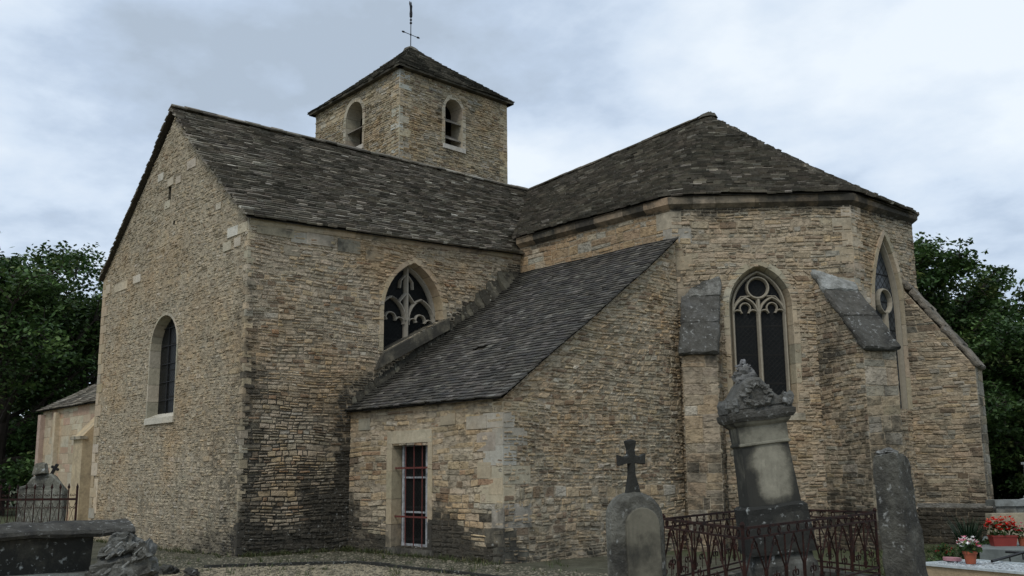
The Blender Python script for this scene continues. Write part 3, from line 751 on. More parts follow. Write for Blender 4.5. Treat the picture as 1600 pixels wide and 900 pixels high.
for sg in (-1, 1):
    c = um+sg*W_*.25; hw = W_*.235
    bar(mb, W1, pointed(c-hw, c+hw, hs-.4, hs-.04, hs+hw*1.25, 8)[1:-1], .07, dT0, dT1, TC)
    bar(mb, W1, arcp((c, hs+hw*.42), hw*.42, 215, -35, 10), .05, dT0, dT1-.03, TC)
    for s2 in (-1, 1): bar(mb, W1, arcp((c+s2*hw*.62, hs-.03), hw*.38, 90-s2*120, 90+s2*75, 8), .05, dT0, dT1-.03, TC)
    bar(mb, W1, [(um+sg*ro*.75, oc[1]-ro*.8), (c+sg*hw*.3, hs+hw*1.35), (um+sg*W_*.46, vs+.05)], .05, dT0, dT1-.02, TC)
mb.build('tracery', M_TRAC, wo)
# window in the far facet
a = W2.px(1352, 470)[0]; b = W2.px(1404, 480)[0]; va = W2.px(1378, 366)[1]; vs = W2.px(1400, 470)[1]; vb = W2.px(1425, 640)[1]
print('W2 window', a, b, va, vs, vb, W2.L)
b = W2.px(1421, 600)[0]; um_ = W2.px(1381, 375)[0]; a = 2*um_-b; vs = W2.px(1408, 490)[1]; print('a,b', a, b, um_)
w2p = pointed(a, b, vb, vs, va, 12)
mb = MB(); rubble(mb, W2, [(0, -.3), (W2.L, -.3), (W2.L, ZC), (0, ZC)], [w2p], row=(.06, .12), ln=(.11, .32), prot=(.0, .032), joint=.017, pal=PAL_APSE, stain=st_apse, seed=7)
ap2 = mb.build('apse_wall', M_WALL, church)
w2r = resample(w2p, .25); D3 = .20
wo = window('tall_window', W2, w2r, .12, D3, .06, inset(w2r, .057), church, pal=[(3, (.39, .33, .24)), (2, (.36, .31, .22))], blk=.5, gmat=M_GLASS2, label='tall pointed window with leaded glass coloured pale for the reflected sky in the farthest apse facet')
mb = MB(); gi = inset(w2p, .09); bar(mb, W2, gi, .06, -D3+.02, -D3+.16, TC)
um = (a+b)/2; bar(mb, W2, [(um, vb+.1), (um, vs)], .08, -D3+.02, -D3+.16, TC)
bar(mb, W2, arcp((um, vs+.25), .28, 0, 360, 16)[:-1], .06, -D3+.02, -D3+.14, TC, closed=True)
mb.build('tracery', M_TRAC, wo)
for Wq in (W3, W4):
    mb = MB(); ashlar(mb, Wq, [(0, -.3), (Wq.L, -.3), (Wq.L, ZC), (0, ZC)], row=(.12, .2), pal=PAL_APSE); mb.build('apse_wall' if Wq is W3 else 'choir_wall', M_WALL, church)
# corner stones of the apse
mb = MB(); n1 = (W1.N.x, W1.N.y); u1 = (W1.U.x, W1.U.y)
quoins(mb, C1, 5.2, ZC-.25, (-1, 0), (0, -1), u1, n1, h=(.3, .5), la=(.25, .42), proud=.017, pal=[(2, (.34, .325, .27)), (2, (.38, .32, .23))], stain=lambda p: .3)
mb.build('corner_stones', M_ASH, ap1); mb = MB()
quoins(mb, C2, 4.8, ZC-.25, (-u1[0], -u1[1]), n1, (0, 1), (1, 0), h=(.2, .4), la=(.2, .4), proud=.016, pal=PAL_ASH, stain=lambda p: .25)
mb.build('corner_stones', M_ASH, ap1)
# cornice under the eaves
def cornice(mb, pts, z0, h_, pr, pal=PAL_ASH, stain=.3, n_in=None):
    for i in range(len(pts)-1):
        W = Wall(pts[i], pts[i+1]); u = 0
        while u < W.L-.01:
            l_ = min(rnd.uniform(.5, 1.0), W.L-u);
            if W.L-u-l_ < .25: l_ = W.L-u
            e0 = -pr*.41 if u == 0 and i > 0 else .0; e1 = pr*.41 if u+l_ >= W.L-.01 and i < len(pts)-2 else -.005
            zz0 = z0(W.P(u, 0)) if callable(z0) else z0
            zz1 = z0(W.P(u+l_, 0)) if callable(z0) else z0
            U0, U1 = u+e0, u+l_+e1
            lo = [W.P(u, zz0, 0), W.P(u+l_-.005, zz1, 0), W.P(u+l_-.005, zz1, .02), W.P(u, zz0, .02)]
            c = jit(pick(pal), .12)
            prof = [(0, -.05), (0, .02), (h_*.35, pr), (h_, pr+.01), (h_, -.05)]
            A_ = [W.P(U0 if d > .021 else u, zz0+q, d) for q, d in prof]; B_ = [W.P(U1 if d > .021 else u+l_-.005, zz1+q, d) for q, d in prof]
            n = len(prof); mb.mesh(A_+B_, [(k, (k+1) % n, n+(k+1) % n, n+k) for k in range(n)]+[tuple(range(n))[::-1], tuple(range(n, 2*n))], c, stain+rnd.uniform(-.15, .2))
            u += l_
mb = MB(); cornice(mb, [J, C1, C2, C3, C4], ZC-.27, .25, .13, pal=[(3, (.34, .25, .16)), (2, (.30, .24, .17)), (1, (.36, .31, .24))], stain=.46); mb.build('cornice', M_ASH, church)
mb = MB(); cornice(mb, [P0, J], lambda p: lerp(ZE, ZJ, (p.y-P0[1])/(J[1]-P0[1]))-.2, .16, .05, pal=PAL_ASH, stain=.25); mb.build('cornice', M_ASH, church)

# --- lean-to sacristy
YS = 12.35; XQ = -14.45; ZS = 3.02; ZT = 6.78
WF = Wall((P0[0], YS), (XQ, YS))
a, vb = WF.px(614, 857); b, va = WF.px(669, 693)
a = WF.px(613, 750)[0]; b = WF.px(669, 750)[0]
va = WF.px(640, 692)[1]; vb = WF.px(648, 857)[1]
bw = [(a, vb), (a, va), (b, va), (b, vb)]
mb = MB()
rubble(mb, WF, [(0, -.3), (WF.L, -.3), (WF.L, ZS), (0, ZS)], [bw], row=(.07, .17), ln=(.16, .5), prot=(-.004, .020), joint=.014, pal=PAL_SAC, stain=st_sac, seed=8)
sac = mb.build('sacristy_wall', M_WALL, church)
WE = Wall((XQ, YS), (XQ, 17.5))
mb = MB(); rubble(mb, WE, [(0, -.3), (WE.L, -.3), (WE.L, ZT), (0, ZS)], [], row=(.055, .115), ln=(.09, .26), prot=(.0, .036), joint=.020, pal=[(3, (.42, .335, .225)), (2, (.38, .33, .24)), (.7, BROWN), (.5, PALE), (1, OCHRE)], stain=st_sacE, seed=9)
mb.build('sacristy_wall', M_WALL, church)
mb = MB()
quoins(mb, (XQ, YS), 0, ZS-.05, (-1, 0), (0, -1), (0, 1), (1, 0), h=(.28, .45), la=(.3, .6), pal=[(2, (.34, .32, .265)), (3, (.37, .32, .23)), (1, (.40, .37, .30))], proud=.010, stain=lambda p: st_sac(p)*.55)
mb.build('corner_stones', M_ASH, sac)
mb = MB()
for q in [(760, 690, .55, .35), (757, 735, .4, .3), (775, 760, .4, .3), (745, 660, .6, .25), (700, 655, .5, .22), (570, 663, .45, .25)]: mb = MB(); block(WF, *q, pal=PAL_ASH, pr=.016, st=.2); mb.build('facing_block', M_ASH, sac)
# barred window
s = MB(); path = resample([(a, vb), (a, va), (b, va), (b, vb)], .3)
for (p, q, r2, s2) in ((a-.20, a, vb-.02, va), (b, b+.15, vb-.02, va)):
    z = r2
    while z < s2-.02:
        h_ = min(rnd.uniform(.4, .7), s2-z); lft = p < a-.01
        s.box(WF.P((p+q)/2, z+h_/2, -.14), WF.U*((q-p)/2*rnd.uniform(.97, 1.0)), WF.V*(h_/2-.004), WF.N*.158, jit((.37, .31, .215), .10), st_sac(WF.P(p, z+h_/2))*.7); z += h_
s.box(WF.P((a+b)/2-.02, va+.13, -.12), WF.U*((b-a)/2+.16), WF.V*.13, WF.N*.142, (.41, .36, .26), .15)
s.box(WF.P((a+b)/2, vb-.07, -.1), WF.U*((b-a)/2+.2), WF.V*.06, WF.N*.16, (.40, .37, .31), .55)
bwo = s.build('barred_window', M_ASH, church, label='tall narrow window behind red iron bars in the lean-to wall')
mb = MB(); pane(mb, WF, [(a-.05, vb), (b+.05, vb), (b+.05, va), (a-.05, va)], -.24); mb.build('glass', M_GLASS, bwo)
mb = MB(); fw = b-a; d_ = -.2
def cb(u0, u1, v0, v1, dd=d_, t=.02): mb.box(WF.P((u0+u1)/2, (v0+v1)/2, dd), WF.U*abs(u1-u0)/2, WF.V*abs(v1-v0)/2, WF.N*t, (.5, .5, .5))
cb(a+.10, a+.16, vb, va); cb(b-.06, b, vb, va); um = WF.px(657, 770)[0]; cb(um-.05, um+.05, vb, va, d_+.01, .025); cb(a+.1, b, va-.06, va, d_+.004); cb(a+.1, b, vb, vb+.07, d_+.004)
for k in (1, 2): z = lerp(vb, va, k/3); cb(a+.1, b, z-.018, z+.018, d_-.004, .015)
mb.build('frame', M_WHITE, bwo)
mb = MB()
for px_ in (628, 641, 654, 667):
    u = WF.px(px_, 770)[0]; mb.tube([WF.P(u, vb-.03, -.09), WF.P(u, va+.02, -.09)], .012, 6)
for py_ in (731, 808):
    v = WF.px(640, py_)[1]; mb.box(WF.P((a+b)/2, v, -.075), WF.U*(fw/2+.02), WF.V*.018, WF.N*.006, (.1, .03, .02))
mb.build('iron_bars', M_REDBAR, bwo)

# --- buttresses
def buttress(C, ang, w_, proj, z_top, z_drop, name_label, plinth=None, cap_over=.07, slabs=3, z0=-.3, inner=.35, drop_z=None, rows=(.07, .13), capcol=None, flat=False, front_pal=None):
    d = Vector((math.cos(R_(ang)), math.sin(R_(ang)), 0)); t = Vector((-d.y, d.x, 0)); c = Vector((C[0], C[1], 0))-d*inner; P = inner+proj
    A = c-t*w_/2; Bp = c+t*w_/2
    # t points left of the outward direction = right-hand side seen from outside
    mb = MB(); pal = front_pal or PAL_APSE
    a0 = Vector((A.x, A.y)); 
    WR = Wall(Bp+d*P, Bp)      # right side seen from outside
    WL = Wall(A, A+d*P)
    WFt = Wall(A+d*P, Bp+d*P)
    rubble(mb, WL, [(0, z0), (P, z0), (P, z_drop-.1), (0, z_top-.1)], row=rows, ln=(.14, .4), prot=(.002, .026), joint=.009, pal=PAL_APSE, stain=st_butt, seed=11)
    rubble(mb, WR, [(0, z0), (P, z0), (P, z_top-.1), (0, z_drop-.1)], row=rows, ln=(.14, .4), prot=(.002, .026), joint=.009, pal=PAL_APSE, stain=st_butt, seed=12)
    rubble(mb, WFt, [(0, z0), (w_, z0), (w_, z_drop-.1), (0, z_drop-.1)], row=(.16, .3), ln=(.25, .5), prot=(.004, .016), joint=.008, pal=front_pal or PAL_ASH, stain=st_butt, seed=13)
    bo = mb.build('buttress', M_WALL, church, label=name_label)
    # sloping cap in big slabs
    mb = MB(); sl = (z_drop-z_top)/P; L = math.hypot(P, z_drop-z_top); n = Vector((-(sl)*d.x, -(sl)*d.y, 1)).normalized(); sdir = (d*P+Vector((0, 0, z_drop-z_top))).normalized()
    ext = cap_over+.03
    for k in range(slabs):
        s0 = L*k/slabs-(.03 if k else 0); s1 = L*(k+1)/slabs+(ext if k == slabs-1 else .0); th = .13+.0*k
        base = c+Vector((0, 0, z_top-.1)); ov = cap_over*rnd.uniform(.7, 1.2)
        lift = .012*(slabs-1-k)
        m = 5; g_lo = []; 
        for part in range(1):
            q0 = base+sdir*s0; q1 = base+sdir*s1
            lo = [q0-t*(w_/2+ov)+n*lift, q1-t*(w_/2+ov)+n*lift, q1+t*(w_/2+ov)+n*lift, q0+t*(w_/2+ov)+n*lift]
            hi = [p+n*(th+rnd.uniform(-.02, .02)) for p in lo]
            cc = capcol[k] if capcol else (.09, .088, .08)
            rough_box(mb, lo, hi, cc[:3] if len(cc) > 3 else cc, cc[3] if len(cc) > 3 else .35, 9, 9, 3, .035, k*3.3+C[0])
    mb.build('cap', M_CAP, bo)
    if plinth:
        mb = MB(); zt_, ex = plinth
        pts = [c-t*(w_/2+ex), c-t*(w_/2+ex)+d*(P+ex), c+t*(w_/2+ex)+d*(P+ex), c+t*(w_/2+ex)]
        for i in range(3):
            Wp = Wall(pts[i], pts[i+1]); rubble(mb, Wp, [(0, z0), (Wp.L, z0), (Wp.L, zt_-.1), (0, zt_-.1)], row=(.1, .16), ln=(.2, .5), pal=PAL_APSE, stain=lambda p: .7, seed=14)
        q = [p+Vector((0, 0, zt_-.11)) for p in pts]
        q2 = [p+Vector((0, 0, .10)) for p in q]; q3 = [c-t*(w_/2+.02), c-t*(w_/2+.02)+d*(P+.02), c+t*(w_/2+.02)+d*(P+.02), c+t*(w_/2+.02)]
        mb.hexa(q, [p+Vector((0, 0, zt_-.01)) for p in pts], (.30, .29, .26), .35)
        mb.build('plinth', M_WALL, bo)
    return bo
u1v = Vector((u1[0], u1[1], 0))
B1 = Vector((C1[0], C1[1], 0))+u1v*.7; B2 = Vector((C2[0], C2[1], 0))-u1v*.5; B3 = Vector((C3[0], C3[1]-.3, 0))
buttress(B1-u1v*.08, -60, .74, .70, 6.15, 4.25, 'left apse buttress with a steep grey slab cap beside the lean-to', slabs=3, inner=.3, cap_over=.06, front_pal=[(2, (.42, .32, .21)), (2, (.36, .30, .22)), (1, PALE)],
         capcol=[(.26, .26, .24, .38), (.11, .11, .105, .4), (.10, .10, .095, .4)])
buttress(B2+u1v*.0, -25, .78, 1.5, 6.2, 4.2, 'middle apse buttress with a lichened sloping slab cap', slabs=3, capcol=[(.34, .35, .33, .36), (.12, .115, .105, .45), (.085, .085, .08, .45)])
d3 = Vector((math.cos(R_(15)), math.sin(R_(15)), 0)); o3 = B3+d3*1.32+Vector((-d3.y, d3.x, 0))*(-.4)
buttress(B3, 15, .80, 1.32, zat(B3.x, B3.y, 455)+.45, zat(o3.x, o3.y, 566), 'long far buttress with a raking top at the right end of the church', plinth=(zat(o3.x, o3.y, 786), .12), slabs=5, cap_over=.03, capcol=[(.20, .175, .14)]*5)

# --- roofs
ov = .16
def zr(x): return 0
ridA = Vector(at(277, 164, y=9.62)); V = Vector((XR+.05, YC, 10.78)); T = at(1106, 182, y=YC+.05)
print('ridA', ridA, 'T', T)
ridA = Vector((XR+.02, 9.60, ridA.z))
slopeT = (ridA.z-ZE)/(XR-P0[0])
eA = Vector((P0[0]+ov, 9.60, ZE-.06)); eJ = Vector((J[0]+ov, J[1]+.02, ZJ-.10))
st_r = lambda p: .10+.40*nz(p, .5, 30)
mb = MB(); roof(mb, eA, eJ, V, ridA, exp=.12, wd=(.13, .36), sag=.05, side=(.10, .02), seed=1, stain=st_r, th=(.030, .056), lift=.03, rag=.035)
eL = Vector((PL[0]-.12, 9.60, ZE-.10)); eLb = Vector((PL[0]-ov, 26, ZE-.1)); Vb = Vector((XR, 26, 10.75))
roof(mb, eLb, eL, ridA, Vb, exp=.10, wd=(.2, .45), sag=.04, side=(.02, .04), seed=2, stain=st_r, th=(.02, .035), lift=.012, rag=.03)
roof(mb, (J[0], 26, ZJ), (J[0], 27, ZJ), (XR+.3, 26, 10.7), (XR+.2, YC, 10.75), exp=.3, seed=2)
rT = mb.build('slab_roof', M_ROOF, church, label='weathered stone slab roof of the gabled wing')
mb = MB(); ridge(mb, ridA+Vector((0, 0, .07)), V+Vector((0, 0, .05))); mb.build('ridge_stones', M_ROOF, rT)
oc_ = .20
def offp(P, dirs, z): return Vector((P[0]+dirs[0]*oc_, P[1]+dirs[1]*oc_, z))
eC0 = Vector((J[0]-.1, J[1]-.18, ZC-.02)); k1 = 1/math.cos(R_(22.5))
def cdir(a): return (math.cos(R_(a))*k1, math.sin(R_(a))*k1)
eC1 = offp(C1, cdir(-67.5), ZC-.0); eC2 = offp(C2, cdir(-22.5), ZC-.02); eC3 = offp(C3, cdir(22.5), ZC-.08); eC4 = offp(C4, cdir(67.5), ZC)
mb = MB()
VJ = eC0
T2 = T+Vector((-.12, 0, 0))
roofpoly(mb, [VJ, eC1, eC2, eC3, eC4], [V, T2, T, T+Vector((.03, .0, 0)), T], exp=.125, wd=(.13, .36), sag=.09, side=(0, 0), seed=3, stain=st_r, th=(.036, .066), lift=.035, rag=.03, nd=60)
roof(mb, eC4, (J[0], 26.1, ZC), V, T, exp=.2, wd=(.2, .5), sag=.08, seed=6, stain=st_r)
rC = mb.build('slab_roof', M_ROOF, church, label='weathered stone slab roof of the choir and apse')
mb = MB(); ridge(mb, V+Vector((0, 0, .04)), T+Vector((.1, 0, .06)), w_=.2)
mb.mesh(*[[T+Vector((.0+.3*math.cos(a_)*q, .25*math.sin(a_)*q, z_)) for q, z_ in ((1, -.06), (.8, .04), (.2, .09)) for a_ in [i*math.pi/4 for i in range(8)]],
         [(i*8+k, i*8+(k+1) % 8, (i+1)*8+(k+1) % 8, (i+1)*8+k) for i in range(2) for k in range(8)]+[tuple(range(16, 24))]], (.12, .11, .09), .4)
mb.build('ridge_stones', M_ROOF, rC)
# sacristy roof
sA = Vector((P0[0], YS-.16, ZS+.02)); sB = Vector((XQ+.10, YS-.16, ZS+.02)); sC = Vector((XQ+.10, 17.5, ZT+.07)); sD = Vector((P0[0], 17.5, ZT+.07))
hp = at(712, 580, y=14.2)
mb = MB(); roof(mb, sA, sB, sC, sD, exp=.12, wd=(.13, .24), pal=PAL_TILE, th=(.022, .034), sag=.06, side=(0, .04), rag=.02, seed=7, lift=.008, stain=lambda p: .2+.6*sm(1.2, .1, p.x-P0[0]+.4*nz(p, .9)),
              hole=lambda p: (abs(p.x-(-17.25)) < .22 and abs(p.y-14.05) < .09))
rS = mb.build('lean_to_roof', M_TILE, church, label='dark tiled lean-to roof with one slipped tile')
# moss and mortar flashing where the lean-to meets the wing
mb = MB()
for k in range(70):
    t = min(1, max(0, k/69+rnd.uniform(-.01, .01))); y = lerp(YS+.1, 17.40, t); z = lerp(ZS, ZT, (y-YS+.16)/(17.5-YS+.16))+.08
    r3 = (.06+.05*abs(nz((y, 0, 0), 1.4, 3))+(.15*sm(15.3, 16.3, y)*sm(17.4, 16.8, y)))*rnd.uniform(.65, 1.3); hw_ = rnd.uniform(.06, .12)
    lo = [Vector((P0[0]-.02, y-hw_, z-.14)), Vector((P0[0]+r3*1.6, y-hw_, z-.14)), Vector((P0[0]+r3*1.6, y+hw_, z-.03)), Vector((P0[0]-.02, y+hw_, z-.03))]
    hi = [Vector((P0[0]-.02, y-hw_, z+r3*1.8)), Vector((P0[0]+r3*.6, y-hw_, z+r3*.7)), Vector((P0[0]+r3*.6, y+hw_, z+.05+r3*.7)), Vector((P0[0]-.02, y+hw_, z+.05+r3*1.8))]
    rough_box(mb, lo, hi, jit((.12, .11, .08), .35), rnd.uniform(.4, .9), 3, 3, 3, .03, k*1.7, .03)
mb.build('flashing', M_ROOF, rS)

# --- bell tower
ZTW = 15.41
tq0 = at(625, 103, z=ZTW); tq1 = at(494, 177, z=ZTW); tq2 = at(791, 161, z=ZTW)
tA, tB, tC_ = (tq1.x, tq1.y), (tq0.x, tq0.y), (tq2.x, tq2.y); tD = (tA[0]+tC_[0]-tB[0], tA[1]+tC_[1]-tB[1])
print('tower', tA, tB, tC_)
WTl = Wall(tA, tB); WTr = Wall(tB, tC_); WTb = Wall(tC_, tD); WTc = Wall(tD, tA)
def arch_px(W, pl, pr, ptop, pbot, pym):
    a = W.px(pl, pym)[0]; b = W.px(pr, pym)[0]; tp = W.px((pl+pr)/2, ptop)[1]; bt = W.px((pl+pr)/2, pbot)[1]
    return a, b, bt, tp
la = arch_px(WTl, 541, 567, 160, 232, 195); ra = arch_px(WTr, 695, 722, 156, 229, 195)
tw_ = []
for W, (a, b, bt, tp), nm in ((WTl, la, 'l'), (WTr, ra, 'r')):
    hp_ = roundarch(a, b, bt, tp-(b-a)/2)
    mb = MB(); rubble(mb, W, [(0, 8.5), (W.L, 8.5), (W.L, ZTW), (0, ZTW)], [hp_], row=(.065, .10), ln=(.12, .32), prot=(.004, .04), joint=.016, pal=PAL_TOWER, stain=st_tower, seed=15)
    wl = mb.build('tower_wall', M_WALL, church); tw_.append(wl)
    s = MB(); rp = resample(hp_, .22); surround(s, W, rp, .14, .6, 0, .024, .3, [(3, (.37, .33, .25)), (2, (.39, .34, .26))])
    s.box(W.P((a+b)/2, bt-.08, -.2), W.U*((b-a)/2+.12), W.V*.08, W.N*.27, (.45, .42, .36), .1)
    o = s.build('bell_opening', M_ASH, church, label='arched bell opening in the left face of the tower' if nm == 'l' else 'arched bell opening with sloping boards in the right face of the tower')
    m2 = MB()
    for k, z in enumerate((.16, .52) if nm == 'r' else (.42,)):
        zc = lerp(bt, tp, z)
        m2.hexa([W.P(a-.02, zc-.03, -.05), W.P(b+.02, zc-.03, -.05), W.P(b+.02, zc+.26, -.5), W.P(a-.02, zc+.26, -.5)], [W.P(a-.02, zc, -.05), W.P(b+.02, zc, -.05), W.P(b+.02, zc+.29, -.5), W.P(a-.02, zc+.29, -.5)], (.22, .20, .17), .3)
    m2.build('louvre_board', M_ASH, o)
for W in (WTb, WTc):
    mb = MB(); rubble(mb, W, [(0, 8.5), (W.L, 8.5), (W.L, ZTW), (0, ZTW)], [], row=(.12, .2), ln=(.3, .6), pal=PAL_TOWER, stain=st_tower); mb.build('tower_wall', M_WALL, church)
mb = MB(); quoins(mb, tB, 10.5, ZTW-.1, (-WTl.U.x, -WTl.U.y), (WTl.N.x, WTl.N.y), (WTr.U.x, WTr.U.y), (WTr.N.x, WTr.N.y), h=(.16, .34), la=(.15, .45), pal=[(2, (.35, .33, .27)), (.6, (.42, .41, .36)), (3, (.39, .335, .235))], proud=.018)
mb.build('corner_stones', M_ASH, tw_[1]); mb = MB()
quoins(mb, tC_, 10.5, ZTW-.1, (-WTr.U.x, -WTr.U.y), (WTr.N.x, WTr.N.y), (WTb.U.x, WTb.U.y), (WTb.N.x, WTb.N.y), h=(.2, .38), la=(.2, .35), pal=PAL_TOWER, proud=.022)
mb.build('corner_stones', M_ASH, tw_[1])
ctr = Vector(((tA[0]+tC_[0])/2, (tA[1]+tC_[1])/2, 0)); apexT = Vector((ctr.x, ctr.y, 0)); rr = ray(643, 74); hd = math.hypot(apexT.x, apexT.y); apexT.z = 1.6+rr.z*hd/math.hypot(rr.x, rr.y)
print('apexT', apexT)
def eo(p, k=1.085): q = ctr+(Vector((p[0], p[1], 0))-ctr)*k; q.z = ZTW-.02; return q
mb = MB(); tr = [eo(p) for p in (tA, tB, tC_, tD)]
for i in range(4): roof(mb, tr[i], tr[(i+1) % 4], apexT, apexT, exp=.14, wd=(.16, .4), sag=.05, side=(.02, .03), seed=10+i, stain=lambda p: .45+.4*nz(p, .6), th=(.03, .05))
for i in range(4):   # eaves soffit
    W = Wall(tr[i], tr[(i+1) % 4]); mb.box(W.P(W.L/2, ZTW-.05, -.14), W.U*(W.L/2-.02), W.V*.04, W.N*.12, (.12, .10, .07), .5)
mb.lathe(apexT+Vector((0, 0, -.12)), [(.34, -.12), (.28, .02), (.12, .12), (.05, .16)], 8, (.22, .21, .18), .4)
tro = mb.build('tower_roof', M_ROOF, church, label='pyramid roof of stone slabs on the bell tower')
# weathervane with cross
vz = apexT.z; vx = apexT.x; vy = apexT.y; mb = MB()
mb.tube([(vx, vy, vz-.1), (vx, vy, vz+1.55)], .018, 6)
bv = Vector((-.11, .99, 0)).normalized(); cz = vz+.52; Lb = .44
mb.tube([Vector((vx, vy, cz))-bv*Lb, Vector((vx, vy, cz))+bv*Lb], .014, 6)
for sg in (-1, 1): mb.lathe(Vector((vx, vy, cz))+bv*sg*Lb*.86, [(.012, -.07), (.032, -.05), (.04, 0), (.03, .05), (.012, .08)], 8, ax=bv*sg)
mb.lathe((vx, vy, cz), [(.02, -.05), (.035, 0), (.02, .05)], 8)
for z_, r4 in ((1.0, .05), (1.13, .045)): mb.lathe((vx, vy, vz+z_), [(.012, -.06), (r4, -.02), (r4, .02), (.012, .06)], 8)
mb.lathe((vx, vy, vz+1.2), [(.012, 0), (.055, .06), (.06, .2), (.045, .35), (.055, .5), (.02, .6)], 8)
van = mb.build('weathervane', M_IRON, church, label='thin iron cross with a weathercock on the tower tip')
mb = MB(); ck = [(-.035, 0), (.045, .02), (.06, .15), (.03, .3), (.05, .42), (-.02, .55), (.02, .62), (.10, .68), (.05, .76), (-.05, .74), (-.09, .6), (-.28, .66), (-.34, .5), (-.2, .42), (-.07, .3), (-.03, .15)]
hv = Vector((.75, -.66, 0)); hv = Vector((math.cos(R_(YAW*0+130)), math.sin(R_(130)), 0))
cpl = [Vector((vx, vy, vz+1.28+q*.8))+hv*(p*.8)-Vector((hv.y, -hv.x, 0))*.01 for p, q in ck]
mb.prism(cpl, Vector((hv.y, -hv.x, 0))*.02, (.01, .01, .01)); mb.build('weathercock', M_IRON, van)

# --- nave behind the tower (hidden from the path, seen from elsewhere)
mb = MB(); NX = -42
for (p, q) in (((NX, 18), (PL[0], 18)), ((NX, 25.4), (NX, 18)), ((PL[0], 25.4), (NX, 25.4))):
    W = Wall(p, q); hN = 6.2
    if p[0] == q[0]: ashlar(mb, W, [(0, -.3), (W.L, -.3), (W.L, hN), (W.L/2, 9.4), (0, hN)], row=(.2, .3), pal=PAL_ASH)
    else: ashlar(mb, W, [(0, -.3), (W.L, -.3), (W.L, hN), (0, hN)], row=(.2, .3), pal=PAL_ASH)
for (p, q, zt_) in ((PL, (PL[0], 26), ZE), ((PL[0], 26), (J[0], 26), ZE)):
    W = Wall(q, p) if p == PL else Wall(q, p); ashlar(mb, W, [(0, -.3), (W.L, -.3), (W.L, zt_), (0, zt_)], row=(.2, .3), pal=PAL_ASH)
mb.build('nave_wall', M_WALL, church)
mb = MB(); roof(mb, (NX-.1, 17.8, 6.15), (PL[0]+2, 17.8, 6.15), (PL[0]+2, 21.7, 9.5), (NX-.1, 21.7, 9.5), exp=.2, wd=(.3, .6), seed=20, stain=st_r)
roof(mb, (PL[0]+2, 25.6, 6.15), (NX-.1, 25.6, 6.15), (NX-.1, 21.7, 9.5), (PL[0]+2, 21.7, 9.5), exp=.2, wd=(.3, .6), seed=21, stain=st_r)
mb.build('slab_roof', M_ROOF, church, label='slab roof of the nave behind the tower')

# --- pale ashlar side chapel at the far left
YA = 12.6
c0 = at(68, 643, y=YA); ZA = c0.z
print('chapel corner', c0)
XA0 = c0.x; XA1 = PL[0]-.02
WA = Wall((XA0, YA), (XA1, YA))
mb = MB(); ashlar(mb, WA, [(0, -.3), (WA.L, -.3), (WA.L, ZA), (0, ZA)], row=(.3, .36), ln=(.4, .8), prot=(.002, .006), joint=.007, pal=[(3, (.40, .33, .23)), (2, (.38, .27, .19)), (1, (.43, .38, .28))], mort=(.33, .27, .19))
WA2 = Wall((XA0, 18), (XA0, YA)); ashlar(mb, WA2, [(0, -.3), (WA2.L, -.3), (WA2.L, ZA), (0, ZA)], row=(.3, .36), pal=PAL_ASH)
ch = mb.build('chapel_wall', M_ASH, church, label='pale cut stone wall of the side chapel at the far left')
mb = MB()
u = WA.px(90, 690)[0]; mb.box(WA.P(u, ZA/2-.15, .06), WA.U*.12, WA.V*(ZA/2+.0), WA.N*.12, (.45, .40, .30), .05)
mb.box(WA.P(.14, ZA/2-.15, .06), WA.U*.17, WA.V*(ZA/2), WA.N*.12, (.40, .30, .24), .1)
mb.build('pilaster', M_ASH, ch)
bx = at(115, 690, y=YA-.9).x; bx2 = at(129, 690, y=YA-.9).x; zc1 = at(122, 682, y=YA-.9).z; zc2 = ZA-.25
mb = MB(); mb.mesh([(bx, YA, -.3), (bx, YA-.9, -.3), (bx2, YA-.9, -.3), (bx2, YA, -.3), (bx, YA, zc2), (bx, YA-.9, zc1), (bx2, YA-.9, zc1), (bx2, YA, zc2)],
    [(0, 1, 5, 4), (1, 2, 6, 5), (2, 3, 7, 6), (4, 5, 6, 7)], (.42, .345, .225), .2)
mb.box(((bx+bx2)/2, YA-.88, zc1-.05), ((bx2-bx)/2+.06, 0, 0), (0, .12, 0), (0, 0, .05), (.42, .38, .29), .35)
mb.build('buttress', M_ASH, ch)
mb = MB(); rr_ = ZA+.0
roof(mb, (XA0-.2, YA-.2, rr_), (XA1, YA-.2, rr_), (XA1, YA+2.6, rr_+1.75), (XA0+2.3, YA+2.6, rr_+1.75), exp=.2, wd=(.25, .5), side=(.0, 0), rag=.02, stain=lambda p: .1, seed=24)
roof(mb, (XA0-.2, 18, rr_), (XA0-.2, YA-.2, rr_), (XA0+2.3, YA+2.6, rr_+1.75), (XA0+2.3, 18, rr_+1.75), exp=.2, wd=(.25, .5), side=(.0, 0), rag=.02, seed=25)
roof(mb, (XA1, 18, rr_), (XA0+2.3, 18, rr_), (XA0+2.3, YA+2.6, rr_+1.75), (XA1, YA+2.6, rr_+1.75), exp=.4, wd=(.5, .9), rag=.02, seed=25)
mb.build('chapel_roof', M_ROOF, church)

